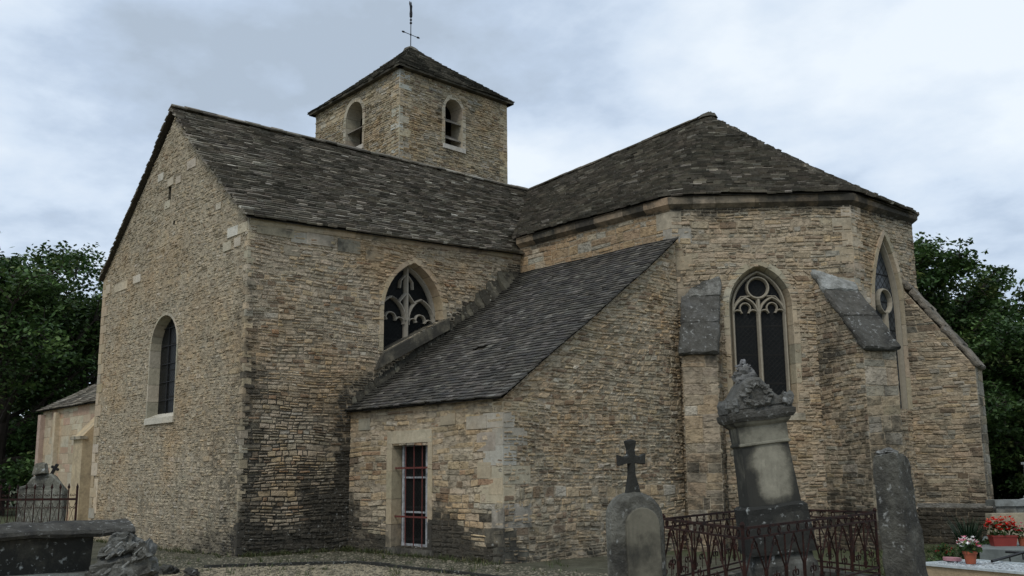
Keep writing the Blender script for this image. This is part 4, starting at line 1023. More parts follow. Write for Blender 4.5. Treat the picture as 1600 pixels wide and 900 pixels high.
# ------------------------------------------------------------------ churchyard
SPOT = lambda px, d: EYE + (FW+RT*((px-800)/FPX)-UP*((740-450)/FPX)).normalized()*0 + Vector((FW.x, FW.y, 0)).normalized()*d + Vector((RT.x, RT.y, 0)).normalized()*((px-800)/FPX*d)
FH = Vector((FW.x, FW.y, 0)).normalized(); RH = Vector((FH.y, -FH.x, 0))
def G(px, d, z=0.0):
    """ground point under image column px at distance d along the view"""
    v = FH*d/math.cos(PIT) + RH*((px-800)/FPX*d); return Vector((v.x, v.y, z))
def zpx(px, py, d):
    p = G(px, d); return zat(p.x, p.y, py)
class Fr:
    """local frame: origin on the ground, x to the right of the view turned by yaw, y away, z up; leaning by roll"""
    def __init__(s, o, yaw=0, roll=0, pitch=0):
        s.o = Vector(o); a = R_(yaw); X = RH*math.cos(a)+FH*math.sin(a); Y = -RH*math.sin(a)+FH*math.cos(a); Z = Vector((0, 0, 1))
        r = R_(roll); X2 = X*math.cos(r)+Z*math.sin(r); Z2 = -X*math.sin(r)+Z*math.cos(r)
        p = R_(pitch); Y2 = Y*math.cos(p)+Z2*math.sin(p); Z3 = -Y*math.sin(p)+Z2*math.cos(p)
        s.X, s.Y, s.Z = X2, Y2, Z3
    def __call__(s, x, y, z): return s.o+s.X*x+s.Y*y+s.Z*z
def outline_slab(mb, F, pts, y0, y1, col, st=.3, bev=.02, sub=0.0):
    """upright slab with a bevelled front edge; pts (x,z) in the frame"""
    c = (sum(p[0] for p in pts)/len(pts), sum(p[1] for p in pts)/len(pts)); n = len(pts)
    P = [Vector((a, b, 0)) for a, b in pts]; ins = []
    for i in range(n):
        t = (P[(i+1) % n]-P[i-1]).normalized(); nn = Vector((t.y, -t.x, 0))
        if nn.dot(P[i]-Vector((c[0], c[1], 0))) > 0: nn = -nn
        ins.append(P[i]+nn*bev)
    rings = [[F(p.x, y0, p.y) for p in ins], [F(p.x, y0+bev, p.y) for p in P], [F(p.x, y1-bev, p.y) for p in P], [F(p.x, y1, p.y) for p in ins]]
    V = [q+Vector((nz(q, 3, 1), nz(q, 3, 2), nz(q, 3, 3)))*sub for r in rings for q in r]; f = []
    for k in range(3):
        for i in range(n): f.append((k*n+i, k*n+(i+1) % n, (k+1)*n+(i+1) % n, (k+1)*n+i))
    tri = tessellate_polygon([ins])
    for t in tri: f.append(tuple(t)); f.append(tuple(3*n+i for i in t[::-1]))
    mb.mesh(V, f, col, st)
def rock(mb, c, r, col, st=.5, seed=0.0, sq=(1, 1, 1), n=10, amp=.35):
    V = []; f = []
    for i in range(n+1):
        th = math.pi*i/n
        for k in range(n*2):
            ph = math.pi*k/n; d = Vector((math.sin(th)*math.cos(ph), math.sin(th)*math.sin(ph), math.cos(th)))
            R2 = r*(1+amp*nz(d, 1.6, seed)+amp*.6*nz(d, 4, seed)); V.append(Vector(c)+Vector((d.x*sq[0], d.y*sq[1], d.z*sq[2]))*R2)
    for i in range(n):
        for k in range(n*2): f.append((i*n*2+k, i*n*2+(k+1) % (n*2), (i+1)*n*2+(k+1) % (n*2), (i+1)*n*2+k))
    mb.mesh(V, f, col, st)

# --- rounded headstone with a stone cross
d0 = 8.35; root = thing('headstone', 'round topped weathered headstone with a small stone cross on top, left of the rusty railing', 'headstone', G(992, d0))
F = Fr(G(998, d0), 14, 1.5); zt = zpx(992, 768, d0); hw = 43/FPX*d0
pts = [(-hw, 0), (-hw*1.0, zt-hw*1.15)]+[(-hw*math.cos(a_), zt-hw*1.0+hw*1.0*math.sin(a_)) for a_ in [math.pi*i/12 for i in range(1, 12)]]+[(hw*1.0, zt-hw*1.15), (hw, 0)]
mb = MB(); outline_slab(mb, F, pts, -.0, .20, (.20, .20, .175), .50, .035, .016); body = mb.build('slab', M_CAP, root)
mb = MB(); hw2 = hw*.64
p2 = [(-hw2+.03, 0.05), (-hw2+.03, zt-hw*1.25)]+[(.03-hw2*math.cos(a_), zt-hw*1.2+hw2*math.sin(a_)) for a_ in [math.pi*i/10 for i in range(1, 10)]]+[(hw2+.03, zt-hw*1.25), (hw2+.03, .05)]
outline_slab(mb, F, p2, -.030, .03, (.165, .155, .12), .40, .008, .004); mb.build('inscription_panel', M_SMOOTH, body, label='worn olive grey face panel with no readable lettering')
mb = MB(); zc_ = zpx(992, 688, d0); ch_ = zc_-zt; aw = .028
za0 = zt+ch_*.62
cr = [(-.07, zt-.05), (-.042, zt+.07), (-.026, zt+.14), (-.024, za0-.03), (-.07, za0-.02), (-.115, za0-.045), (-.12, za0+.045), (-.07, za0+.025), (-.03, za0+.04), (-.028, zc_-.07), (-.045, zc_-.0), (0, zc_+.015), (.045, zc_-.0), (.028, zc_-.07),
      (.03, za0+.04), (.07, za0+.03), (.12, za0+.05), (.115, za0-.04), (.07, za0-.02), (.024, za0-.03), (.026, zt+.14), (.042, zt+.07), (.07, zt-.05)]
outline_slab(mb, F, cr, .05, .13, (.07, .068, .058), .55, .012, .006); mb.build('cross', M_TOMB, body)

# --- leaning monument
d1 = 11.8; o1 = G(1216, d1)
F = Fr(o1, 1, 6.4); F.X = F.X*.86; F.Y = F.Y*.86
root = thing('grave_monument', 'tall leaning stone monument with a carved pediment, standing inside the rusty railing', 'monument', o1)
def Z1(py, px=1190): return zpx(px, py, d1)*1.0
def tier(mb, F, zs, xc=0, dep=.6, col=(.2, .2, .17), st=.3, sub=.0, n=6):
    """stack of rectangles (z, half width, half depth)"""
    V = []; f = []; S_ = []; ring = [(-1, -1), (1, -1), (1, 1), (-1, 1)]
    for (z, w2, d2) in zs:
        for i in range(4):
            a_, b_ = ring[i], ring[(i+1) % 4]
            for k in range(n):
                q = k/n; x_, y_ = lerp(a_[0], b_[0], q), lerp(a_[1], b_[1], q); V.append(F(x_*w2+xc, y_*d2, z)); S_.append(st(x_, y_, z) if callable(st) else st)
    m = 4*n
    V = [v+Vector((nz(v, 5, 1), nz(v, 5, 2), nz(v, 5, 3)))*sub for v in V]
    for i in range(len(zs)-1):
        for k in range(m): f.append((i*m+k, i*m+(k+1) % m, (i+1)*m+(k+1) % m, (i+1)*m+k))
    f.append(tuple(range(m))[::-1]); f.append(tuple((len(zs)-1)*m+k for k in range(m)))
    mb.mesh(V, f, col, S_)
zA, zB, zC_, zD, zE, zF = Z1(862), Z1(786), Z1(694), Z1(672), Z1(656), Z1(632)
print('mon', zA, zB, zC_, zD, zE, zF, Z1(568))
mb = MB(); tier(mb, F, [(-.3, .42, .36), (zA-.12, .41, .35), (zA-.08, .38, .32), (zA, .37, .31)], col=(.19, .20, .19), st=.42, sub=.012); mb.build('pedestal', M_TOMB, root)
mb = MB(); tier(mb, F, [(zA, .42, .36), (zA+.05, .425, .365), (zB-.10, .405, .345), (zB-.03, .41, .35), (zB, .37, .31)], col=(.085, .09, .088), st=.55, sub=.018); mb.build('base_block', M_TOMB, root)
def st_sh(x_, y_, z):
    q = (z-zB)/(zC_-zB)
    if y_ < -.99: return lerp(.27, .66, sm(.35, 1.0, abs(x_-.12)))+.30*sm(.22, .0, q)+.1*sm(.8, 1, q)
    return .55+.2*sm(.3, 0, q)
mb = MB(); tier(mb, F, [(lerp(zB, zC_, k/12), lerp(.345, .315, k/12), lerp(.29, .26, k/12)) for k in range(13)], col=(.29, .275, .215), st=st_sh, sub=.004, n=10); sh = mb.build('shaft', M_SMOOTH, root)
mb = MB(); tier(mb, F, [(zC_, .325, .27), (zC_+.012, .345, .29), (zC_+.03, .345, .29), (zC_+.04, .325, .27), (zE-.06, .33, .275), (zE-.03, .37, .315), (zE, .39, .335)], col=(.27, .26, .205), st=lambda x_, y_, z: .34+.2*(y_ > -.9), sub=.004); mb.build('frieze', M_SMOOTH, root)
zc0 = zE
mb = MB(); tier(mb, F, [(zc0, .41, .35), (zc0+.04, .44, .38), (zc0+.10, .45, .39), (zc0+.11, .42, .36), (zc0+.14, .41, .35)], col=(.10, .10, .095), st=.4, sub=.014, n=10)
pd = [(-.44, zc0+.12), (-.44, zc0+.22), (-.40, zc0+.27), (-.33, zc0+.27), (-.27, zc0+.33), (-.20, zc0+.43), (-.12, zc0+.49), (-.05, zc0+.50), (.03, zc0+.48), (.12, zc0+.39), (.20, zc0+.31), (.27, zc0+.26), (.34, zc0+.27), (.41, zc0+.27), (.44, zc0+.2), (.44, zc0+.12)]
outline_slab(mb, F, pd, -.36, .32, (.12, .12, .112), .3, .04, .035)
for sx in (-1, 1): rock(mb, F(sx*.37, -.33, zc0+.20), .085, (.17, .175, .17), .3, sx*4.4, (.9, .8, .9), n=8, amp=.6)
for k in range(16):
    a_ = R_(-170+k*23); rock(mb, F(-.03+.15*math.cos(a_)*(1+.2*(k % 2)), -.36, zc0+.29+.11*math.sin(a_)), .045, (.14, .14, .13), .25, k, (1.2, .8, .8), n=5, amp=.8)
rock(mb, F(-.06, .0, zc0+.53), .11, (.17, .17, .165), .3, 3.3, (1.3, 1, .9), amp=.7); rock(mb, F(-.06, .0, zc0+.64), .06, (.15, .15, .15), .25, 5.3, (1.6, 1, .55), amp=.7); rock(mb, F(-.05, .0, zc0+.70), .035, (.18, .18, .18), .2, 7.3, (1., 1, 1.1))
mb.build('pediment', M_CAP, root, label='dark lichened pediment with a carved wreath and a broken finial')

# --- thick leaning headstone at the right of the railing
d2 = 9.95; o2 = G(1410, d2); root = thing('headstone', 'thick dark broken topped headstone leaning left beside the marble grave', 'headstone', o2)
F = Fr(o2, -46, 4.0); zt2 = zpx(1392, 706, d2); hw = .19
mb = MB()
pt_ = [(-hw, -.2), (-hw-.0, .5), (-hw+.0, zt2-.3), (-hw+.01, zt2-.1), (-hw+.03, zt2-.04), (-.08, zt2+.0), (0, zt2+.0), (.09, zt2-.0), (hw-.04, zt2-.06), (hw-.01, zt2-.2), (hw, .5), (hw+.01, -.2)]
rough_box(mb, [F(-.165, -.2, -.2), F(.165, -.2, -.2), F(.165, .2, -.2), F(-.165, .2, -.2)], [F(-.125, -.16, zt2-.02), F(.115, -.16, zt2), F(.10, .16, zt2-.05), F(-.11, .16, zt2-.04)], (.16, .16, .14), .52, 10, 10, 22, .022, 4.4, .022)
sb = mb.build('slab', M_CAP, root)
mb = MB(); tier(mb, F, [(-.2, .24, .18), (.20, .23, .17), (.26, .21, .14), (.28, .2, .12)], col=(.10, .105, .095), st=.45, sub=.02); mb.build('foot', M_TOMB, sb)
mb = MB(); 
for q, (x_, z_, r_2) in enumerate([(-.06, zt2+.0, .05), (.0, zt2+.02, .045), (.05, zt2+.0, .04)]): rock(mb, F(x_, -.04, z_), r_2, (.2, .2, .19), .4, q*3.1, (1.3, 1.2, .6), n=6)
mb.build('broken_crest', M_CAP, sb)
# --- wrought iron railing round the monument
hF = 1.1
def onz(px, py, z): 
    p = at(px, py, z=z); return p
near = onz(1160, 826, hF); left = onz(1036, 811, hF); right = onz(1367, 801, hF); far = onz(1195, 794, hF)
print('fence', near, left, right, far)
root = thing('grave_railing', 'rusty wrought iron grave railing with scroll panels round the leaning monument', 'railing', (near.x, near.y, .0))
def spiral(c, X, Z, r, a0, turns, sg=1, n=12): return [c+X*(r*(1-.75*i/n)*math.cos(a0+sg*turns*2*math.pi*i/n))+Z*(r*(1-.75*i/n)*math.sin(a0+sg*turns*2*math.pi*i/n)) for i in range(n+1)]
KZ = .34
def panel(a, b, nb):
    a, b = Vector(a), Vector(b); a.z = b.z = 0; Xd = (b-a).normalized(); L = (b-a).length; Zd = Vector((0, 0, 1))
    mb = MB(); P = lambda u, z: a+Xd*u+Zd*z
    for z in (hF, hF-.09, KZ+.10, KZ+.03):
        mb.box(P(L/2, z), Xd*L/2, Vector((-Xd.y, Xd.x, 0))*.009, Zd*(.010 if z != hF else .012))
    n = nb; w_ = L/n; 
    for k in range(n):   # ring band under the top rail
        for q in range(2):
            c = P((k+.25+.5*q)*w_, hF-.045); r = .030; mb.tube([c+Xd*r*math.cos(t_)+Zd*r*math.sin(t_) for t_ in [2*math.pi*i/10 for i in range(11)]], .0075, 4, cap=False)
    zt_, zb_ = hF-.10, KZ+.13
    for k in range(n):
        u0 = k*w_; um = u0+w_/2
        mb.tube([P(um, zt_), P(u0+.03, zb_+.22), P(u0+.02, zb_)], .0095, 4)
        mb.tube([P(um, zt_), P(u0+w_-.03, zb_+.22), P(u0+w_-.02, zb_)], .0095, 4)
        mb.tube([P(u0, zt_), P(u0, zb_)], .011, 4)
        mb.tube([P(um, zb_), P(um, zb_+.20)], .006, 4)
        for sg in (-1, 1):
            mb.tube(spiral(P(um+sg*.052, zb_+.13), Xd, Zd, .048, math.pi if sg > 0 else 0, .9, -sg), .0075, 4)
            mb.tube(spiral(P(um+sg*.045, zt_-.06), Xd, Zd, .042, math.pi if sg > 0 else 0, .9, sg), .005, 4)
            mb.tube(spiral(P(u0+w_/2+sg*(w_/2-.05), zb_+.05), Xd, Zd, .035, 0 if sg > 0 else math.pi, .9, sg), .005, 4)
    mb.build('railing_panel', M_RUST, root)
panel(left, near, 5); panel(near, right, 8); panel(far, left, 8); panel(right, far, 5)
for p in (near, left, right, far):
    mb = MB(); mb.tube([(p.x, p.y, KZ-.05), (p.x, p.y, hF+.02)], .016, 6); mb.lathe((p.x, p.y, hF+.01), [(.018, 0), (.026, .02), (.012, .05)], 8); mb.build('post', M_RUST, root)
kb = [Vector((p.x, p.y, 0)) for p in (left, near, right, far)]; kc = sum(kb, Vector())/4
mb = MB(); 
for i in range(4):
    a_, b_ = kb[i], kb[(i+1) % 4]; ao, bo_ = kc+(a_-kc)*1.05, kc+(b_-kc)*1.05; ai, bi = kc+(a_-kc)*.9, kc+(b_-kc)*.9
    mb.hexa([ao, bo_, bi, ai], [p+Vector((0, 0, KZ+(-.002*i))) for p in (ao, bo_, bi, ai)], jit((.22, .21, .17), .1), .45)
kerb = mb.build('kerb', M_TOMB, root)
mb = MB(); mb.mesh([p+Vector((0, 0, .2)) for p in kb], [(0, 1, 2, 3)], (.12, .10, .06), .5); mb.build('grave_bed', M_GROUND, kerb)

# --- plants: blades and leaves helpers
def blades(mb, c, r, n, h, w_, cols, lean=.35, droop=.3):
    for _ in range(n):
        a_ = rnd.uniform(0, 6.283); q = r*math.sqrt(rnd.random()); p = Vector(c)+Vector((math.cos(a_)*q, math.sin(a_)*q, 0)); hh = h*rnd.uniform(.55, 1.1)
        d = Vector((math.cos(a_+rnd.uniform(-.6, .6)), math.sin(a_+rnd.uniform(-.6, .6)), 0)); sd_ = Vector((-d.y, d.x, 0))*w_/2
        m_ = p+d*hh*lean*.35+Vector((0, 0, hh*.6)); t_ = p+d*hh*lean*(1+droop)+Vector((0, 0, hh))
        mb.mesh([p-sd_, p+sd_, m_+sd_*.8, m_-sd_*.8, t_], [(0, 1, 2, 3), (3, 2, 4)], jit(pick(cols), .25))
def leaf(mb, c, s, cols, up=.3):
    n = Vector((rnd.gauss(0, 1), rnd.gauss(0, 1), rnd.gauss(0, 1)+up)).normalized(); a_ = n.orthogonal().normalized(); a_ = (Matrix.Rotation(rnd.uniform(0, 6.28), 3, n) @ a_); b_ = n.cross(a_)
    mb.mesh([c-a_*s*.5, c-b_*s*.28+n*s*.06, c+a_*s*.5, c+b_*s*.28+n*s*.06], [(0, 1, 2, 3)], cols)
GREEN = [(3, (.035, .07, .02)), (2, (.05, .09, .025)), (1, (.08, .11, .03))]
def flowers(name, label, c, r, h, petals, nfl, nlf, s=.045, group=None, root=None):
    mb = MB()
    for _ in range(nlf):
        a_ = rnd.uniform(0, 6.283); q = r*math.sqrt(rnd.random()); leaf(mb, Vector(c)+Vector((math.cos(a_)*q, math.sin(a_)*q, rnd.uniform(0, h*.85))), s*1.5, jit(pick(GREEN), .3))
    fo = mb.build('foliage', M_LEAF, root)
    mb = MB()
    for _ in range(nfl):
        a_ = rnd.uniform(0, 6.283); q = r*1.1*math.sqrt(rnd.random()); p = Vector(c)+Vector((math.cos(a_)*q, math.sin(a_)*q, h*rnd.uniform(.6, 1.15)*(1.1-.5*(q/r)**2)))
        col = jit(pick(petals), .15)
        for k in range(5):
            b_ = 2*math.pi*k/5+rnd.random(); dd = Vector((math.cos(b_), math.sin(b_), rnd.uniform(.1, .9))).normalized(); e_ = Vector((-dd.y, dd.x, 0)).normalized()
            mb.mesh([p, p+dd*s*.5+e_*s*.3, p+dd*s, p+dd*s*.5-e_*s*.3], [(0, 1, 2, 3)], col)
    mb.build('blossoms', M_PETAL, root)

# --- marble grave on the right
gA = at(1436, 879, z=.30); gB = at(1640, 897, z=.30); gdir = (gB-gA).normalized(); gperp = Vector((-gdir.y, gdir.x, 0))
gC = at(1495, 867, z=.30); print('grave', gA, gB, gC)
gl = (gB-gA).length; back = 1.15
root = thing('marble_grave', 'low grave with a pale marble top and a tan stone kerb, at the right edge', 'grave', (gA.x, gA.y, 0))
mb = MB(); 
def gbox(u0, u1, v0, v1, z0, z1, col, st): 
    c = gA+gdir*(u0+u1)/2+gperp*(v0+v1)/2; mb.box((c.x, c.y, (z0+z1)/2), gdir*(u1-u0)/2, gperp*(v1-v0)/2, (0, 0, (z1-z0)/2), col, st)
gbox(0, gl, 0, .12, -.05, .265, (.36, .28, .18), .12); gbox(0, .12, .12, back, -.05, .264, (.33, .27, .18), .2); gbox(.12, gl, back-.12, back, -.05, .264, (.33, .27, .18), .2)
mb.build('kerb', M_ASH, root)
mb = MB(); gbox(-.03, gl, -.03, .05, .268, .30, (.6, .6, .6), 0); gbox(-.03, .07, .05, back, .268, .30, (.6,)*3, 0); gbox(.07, gl, back-.08, back, .268, .301, (.6,)*3, 0); gbox(.07, gl, .05, back-.08, .2, .285, (.5,)*3, 0)
mb.build('marble_top', M_MARBLE, root)
mb = MB(); rnd2 = random.Random(3)
for k in range(900):
    c = gA+gdir*rnd2.uniform(.1, gl-.05)+gperp*rnd2.uniform(.1, back-.1); s_ = rnd2.uniform(.006, .013); q = rnd2.uniform(.3, .7); c.z = .285+s_*.5
    mb.box(c, (s_, s_*.3, 0), (-s_*.3, s_, 0), (0, 0, s_*.6), (q*.92, q*.98, q), 0)
o = mb.build('marble_chips', M_PETAL, root); o['kind'] = 'stuff'
# plaque
pp = at(1488, 877, z=.30); mb = MB(); pr_ = [(math.cos(2*math.pi*k/18)*.15, math.sin(2*math.pi*k/18)*.09) for k in range(18)]
mb.prism([Vector((pp.x, pp.y, .31))+gdir*a_+gperp*b_ for a_, b_ in pr_], (0, 0, .045), (.4, .2, .2)); tag(mb.build('memorial_plaque', M_PINK), 'small oval pink stone plaque lying on the marble grave', 'plaque')
# terracotta pot
pc = at(1517, 881, z=.30); root = thing('flower_pot', 'round terracotta pot of white and pink flowers on the marble grave', 'flower pot', pc)
mb = MB(); mb.lathe(pc, [(.066, .0), (.088, .135), (.10, .137), (.103, .175), (.092, .176), (.086, .15), (.02, .148)], 20, (.3, .1, .05)); mb.build('pot', M_TERRA, root, smooth=False)
flowers('f', '', pc+Vector((0, 0, .17)), .16, .17, [(4, (.75, .74, .70)), (2, (.62, .22, .28)), (1, (.45, .03, .05))], 42, 110, .055, root=root)
# dark iron crucifix resting on the grave
ia_ = at(1550, 877, z=.33); ib_ = at(1625, 856, z=.42); mb = MB()
root = thing('iron_cross', 'dark iron grave cross lying slantwise on the marble chips', 'grave cross', ia_)
mb.tube([ia_, ib_], .022, 6); md = ia_.lerp(ib_, .62); sd_ = (ib_-ia_).cross(Vector((0, 0, 1))).normalized(); mb.tube([md-sd_*.25, md+sd_*.25], .018, 6)
for q in (.35, .62, .9): p = ia_.lerp(ib_, q); mb.tube([p, (p.x, p.y, .285)], .010, 6)
mb.build('cross_bar', M_IRON, root)
# grave slab behind with red planter
sA_ = at(1500, 862, z=.28); mb = MB(); q0 = at(1530, 858, z=.30); q1 = at(1640, 861, z=.30); q2 = at(1640, 836, z=.30); q3 = at(1536, 838, z=.30)
mb.hexa([Vector((p.x, p.y, -.05)) for p in (q0, q1, q2, q3)], [q0, q1, q2, q3], (.30, .31, .29), .2)
tag(mb.build('grave_slab', M_GREYW), 'grey grave slab behind the marble grave, carrying the red planter', 'grave')
pc = at(1568, 853, z=.30); root = thing('planter', 'rectangular red planter full of bright red flowers', 'planter', pc)
mb = MB(); X = RH; Y = FH
def pl(w2, d2, z): return [pc+X*a_*w2+Y*b_*d2+Vector((0, 0, z)) for a_, b_ in ((-1, -1), (1, -1), (1, 1), (-1, 1))]
mb.hexa(pl(.19, .08, 0), pl(.215, .1, .155)); mb.hexa(pl(.225, .11, .155), pl(.23, .115, .185)); mb.build('trough', M_REDPL, root)
for k in (-1, 0, 1): flowers('f', '', pc+X*k*.14+Vector((0, 0, .18)), .13, .26, [(5, (.62, .02, .015)), (1, (.7, .12, .05)), (.3, (.6, .5, .3))], 34, 40, .06, root=root)
c = at(1600, 853, z=.30); root = thing('flower_pot', 'pot of pink flowers at the right edge behind the red planter', 'flower pot', c)
mb = MB(); mb.lathe(c, [(.07, 0), (.09, .13), (.10, .15), (.08, .15), (.02, .14)], 16); mb.build('pot', M_TERRA, root); flowers('f', '', c+Vector((0, 0, .14)), .16, .2, [(1, (.65, .15, .2)), (1, (.5, .05, .1))], 16, 90, root=root)
# dark leafy clumps against the church
for (px_, py_, z_, h_, r_, n_, lab) in ((1514, 850, .0, .66, .16, 200, 'dark green clump of sword leaves against the end buttress'), (1475, 862, .0, .42, .22, 160, 'low leafy plant with red flowers left of the white flower pot'), (1545, 850, .0, .38, .3, 220, 'low green shrub between the flower pot and the red planter')):
    c = at(px_, py_, z=.3); c.z = 0; mb = MB()
    if h_ > .6: blades(mb, c, r_, n_, h_+.1, .028, [(3, (.014, .032, .014)), (1, (.02, .042, .018))], .3)
    else:
        for _ in range(26): a_ = rnd.uniform(0, 6.28); mb.tube([c, c+Vector((math.cos(a_)*r_*.5, math.sin(a_)*r_*.5, h_*.55)), c+Vector((math.cos(a_)*r_*.9, math.sin(a_)*r_*.9, h_*rnd.uniform(.7, 1)))], [.008, .006, .004], 3, (.05, .07, .025))
        for _ in range(n_*3): q_ = min(1.15, abs(rnd.gauss(0, .55))); a_ = rnd.uniform(0, 6.28); leaf(mb, c+Vector((math.cos(a_)*r_*q_, math.sin(a_)*r_*q_, rnd.uniform(.03, h_*(1.05-.3*q_)))), .075, jit(pick(GREEN), .3))
        if px_ == 1475:
            for _ in range(40): q_ = rnd.random()*.8; a_ = rnd.uniform(0, 6.28); leaf(mb, c+Vector((math.cos(a_)*r_*q_, math.sin(a_)*r_*q_, h_*rnd.uniform(.75, .98)*(1.05-.3*q_))), .06, (.32, .02, .02))
    tag(mb.build('garden_plant', M_LEAF), lab, 'plant')
# low wall and pale monument beyond, right
mb = MB(); a_ = G(1548, 21.5); b_ = G(1720, 21.5); zw = zpx(1575, 781, 21.5)
Wl = Wall((a_.x, a_.y), (b_.x, b_.y)); rubble(mb, Wl, [(0, -.1), (Wl.L, -.1), (Wl.L, zw-.13), (0, zw-.13)], row=(.18, .24), ln=(.4, .8), prot=(.0, .008), pal=[(1, (.22, .23, .22)), (1, (.26, .26, .23))], stain=lambda p: .45, mort=(.15, .15, .14))
mb.hexa([Wl.P(-.03, zw-.13, .05), Wl.P(Wl.L, zw-.13, .05), Wl.P(Wl.L, zw-.13, -.4), Wl.P(-.03, zw-.13, -.4)], [Wl.P(-.03, zw, .05), Wl.P(Wl.L, zw, .05), Wl.P(Wl.L, zw, -.4), Wl.P(-.03, zw, -.4)], (.26, .28, .27), .35)
tag(mb.build('low_wall', M_ASH), 'low grey stone wall at the right edge beyond the planter', 'wall')
o4 = G(1622, 22.5); F = Fr(o4, 0); zt_ = zpx(1600, 722, 22.5); mb = MB(); tier(mb, F, [(-.1, .42, .2), (zw-.02, .42, .2), (zw, .34, .16), (zw+.05, .34, .16), (zw+.08, .30, .13), (zt_-.07, .29, .12), (zt_-.05, .33, .15), (zt_, .33, .15)], col=(.42, .45, .43), st=.15)
tag(mb.build('grave_monument', M_MARBLE), 'pale grey monument cut by the right edge behind the low wall', 'monument')
mb = MB(); a_ = G(1540, 19.0); b_ = G(1720, 19.3); zz_ = zpx(1590, 802, 19.0); Wl = Wall((a_.x, a_.y), (b_.x, b_.y)); mb.box(Wl.P(Wl.L/2, zz_/2, -.1), Wl.U*Wl.L/2, Wl.V*zz_/2, Wl.N*.1, (.36, .31, .22), .2); tag(mb.build('grave_kerb', M_ASH), 'tan stone kerb running behind the red flowers', 'kerb')

# --- chest tomb at the lower left
dt = 14.6; root = thing('chest_tomb', 'long dark chest tomb with a coped lid in the lower left corner', 'tomb', G(60, dt))
tl = G(-60, dt-.9); tr_ = G(188, dt+.35); ax_ = (tr_-tl).normalized(); pr2 = Vector((-ax_.y, ax_.x, 0)); Lt = (tr_-tl).length
z3 = zpx(188, 816, dt+.3); z2 = zpx(170, 838, dt); z1 = zpx(150, 893, dt)
print('tomb z', z3, z2, z1)
def sec(zs, e0, e1, col, st, name, mat, sub=.012, parent=None):
    mb = MB(); V = []; f = []; n = 14
    prof = zs; m = len(prof)
    for i in range(n+1):
        q = i/n
        for (y_, z_) in prof: v = tl+ax_*lerp(e0, Lt+e1, q)+pr2*y_+Vector((0, 0, z_)); V.append(v+Vector((nz(v, 4, 1), nz(v, 4, 2), nz(v, 4, 3)))*sub)
    for i in range(n):
        for k in range(m): f.append((i*m+k, (i+1)*m+k, (i+1)*m+(k+1) % m, i*m+(k+1) % m))
    f.append(tuple(range(m))); f.append(tuple(n*m+k for k in range(m))[::-1]); mb.mesh(V, f, col, st); return mb.build(name, mat, parent or root)
sec([(0, z1), (-.10, z2), (.78, z2), (.70, z1)], 0, -.38, (.10, .10, .085), .5, 'chest', M_TOMB)
sec([(-.22, z2), (-.26, z2+.05), (-.24, z2+.10), (.02, z3), (.30, z3+.03), (.66, z3), (.92, z2+.10), (.94, z2)], -.1, .16, (.10, .10, .095), .5, 'lid', M_CAP, .03)
sec([(-.28, -.1), (-.28, z1-.06), (-.25, z1), (.95, z1), (.98, z1-.06), (.98, -.1)], -.1, -.05, (.17, .19, .18), .3, 'step', M_TOMB)
# broken carved fragment against its end
fc = G(196, dt-.35); root2 = thing('stone_fragment', 'broken lichened lump of carved stone against the end of the chest tomb', 'stone', fc)
mb = MB(); zf = zpx(196, 834, dt-.3); Ff = Fr(fc, 8); S3 = dt/FPX
pf = [((x_-196)*S3, zpx(196, y_, dt-.3)) for x_, y_ in [(148, 905), (152, 880), (163, 858), (170, 838), (186, 833), (204, 835), (214, 842), (216, 850), (228, 856), (236, 870), (243, 884), (246, 905)]]
for (xa, ya, xb, yb, dv, tl) in ((150, 905, 246, 868, 0, .02), (158, 872, 232, 850, .05, .05), (168, 856, 214, 832, .10, -.06), (205, 880, 243, 852, -.04, .2)):
    z0_, z1_ = zpx(196, ya, dt-.3), zpx(196, yb, dt-.3); x0_, x1_ = (xa-196)*S3, (xb-196)*S3; tt_ = tl
    q = lambda x_, y_, z_: Ff(x_, y_+dv, z_+tt_*(x_-x0_))
    lo = [q(x0_, -.12, z0_), q(x1_, -.10, z0_), q(x1_-.03, .35, z0_), q(x0_+.03, .35, z0_)]; hi = [q(x0_+.05, -.08, z1_-.03), q(x1_-.06, -.07, z1_), q(x1_-.09, .3, z1_), q(x0_+.08, .3, z1_)]
    rough_box(mb, lo, hi, (.16, .165, .155), .40, 14, 8, 8, .085, xa*.37, .06)
r9 = random.Random(31)
for k in range(16):
    x_ = r9.uniform(-.22, .24); z_ = r9.uniform(.1, zf-.12); c = Ff(x_, -.10+r9.uniform(-.02, .03), z_)
    a1 = (RH*math.cos(.7)+Vector((0, 0, 1))*math.sin(.7)+Vector((r9.gauss(0, .3),)*3)).normalized()*r9.uniform(.03, .07); a2 = a1.cross(FH).normalized()*r9.uniform(.01, .02); a3 = FH*r9.uniform(.02, .04)
    lo = [c-a1-a2-a3, c+a1-a2-a3, c+a1+a2-a3, c-a1+a2-a3]; rough_box(mb, lo, [p+a3*2 for p in lo], (.26, .265, .25), .25, 4, 3, 2, .02, k, .01)
mb.build('broken_stone', M_CAP, root2)
for k, (px_, py_, r_, lab) in enumerate([(262, 893, .15, 'low dark rough stone right of the broken carved fragment'), (300, 896, .11, 'smallest rough stone at the end of the row below the gable'), (232, 897, .13, 'rough stone at the foot of the broken carved fragment')]):
    c = at(px_, py_, z=.05); mb = MB(); rock(mb, c, r_, (.15, .15, .13), .5, k*5.1, (1.6, 1, .7), n=9, amp=.6); tag(mb.build('rough_stone', M_TOMB), lab, 'stone')
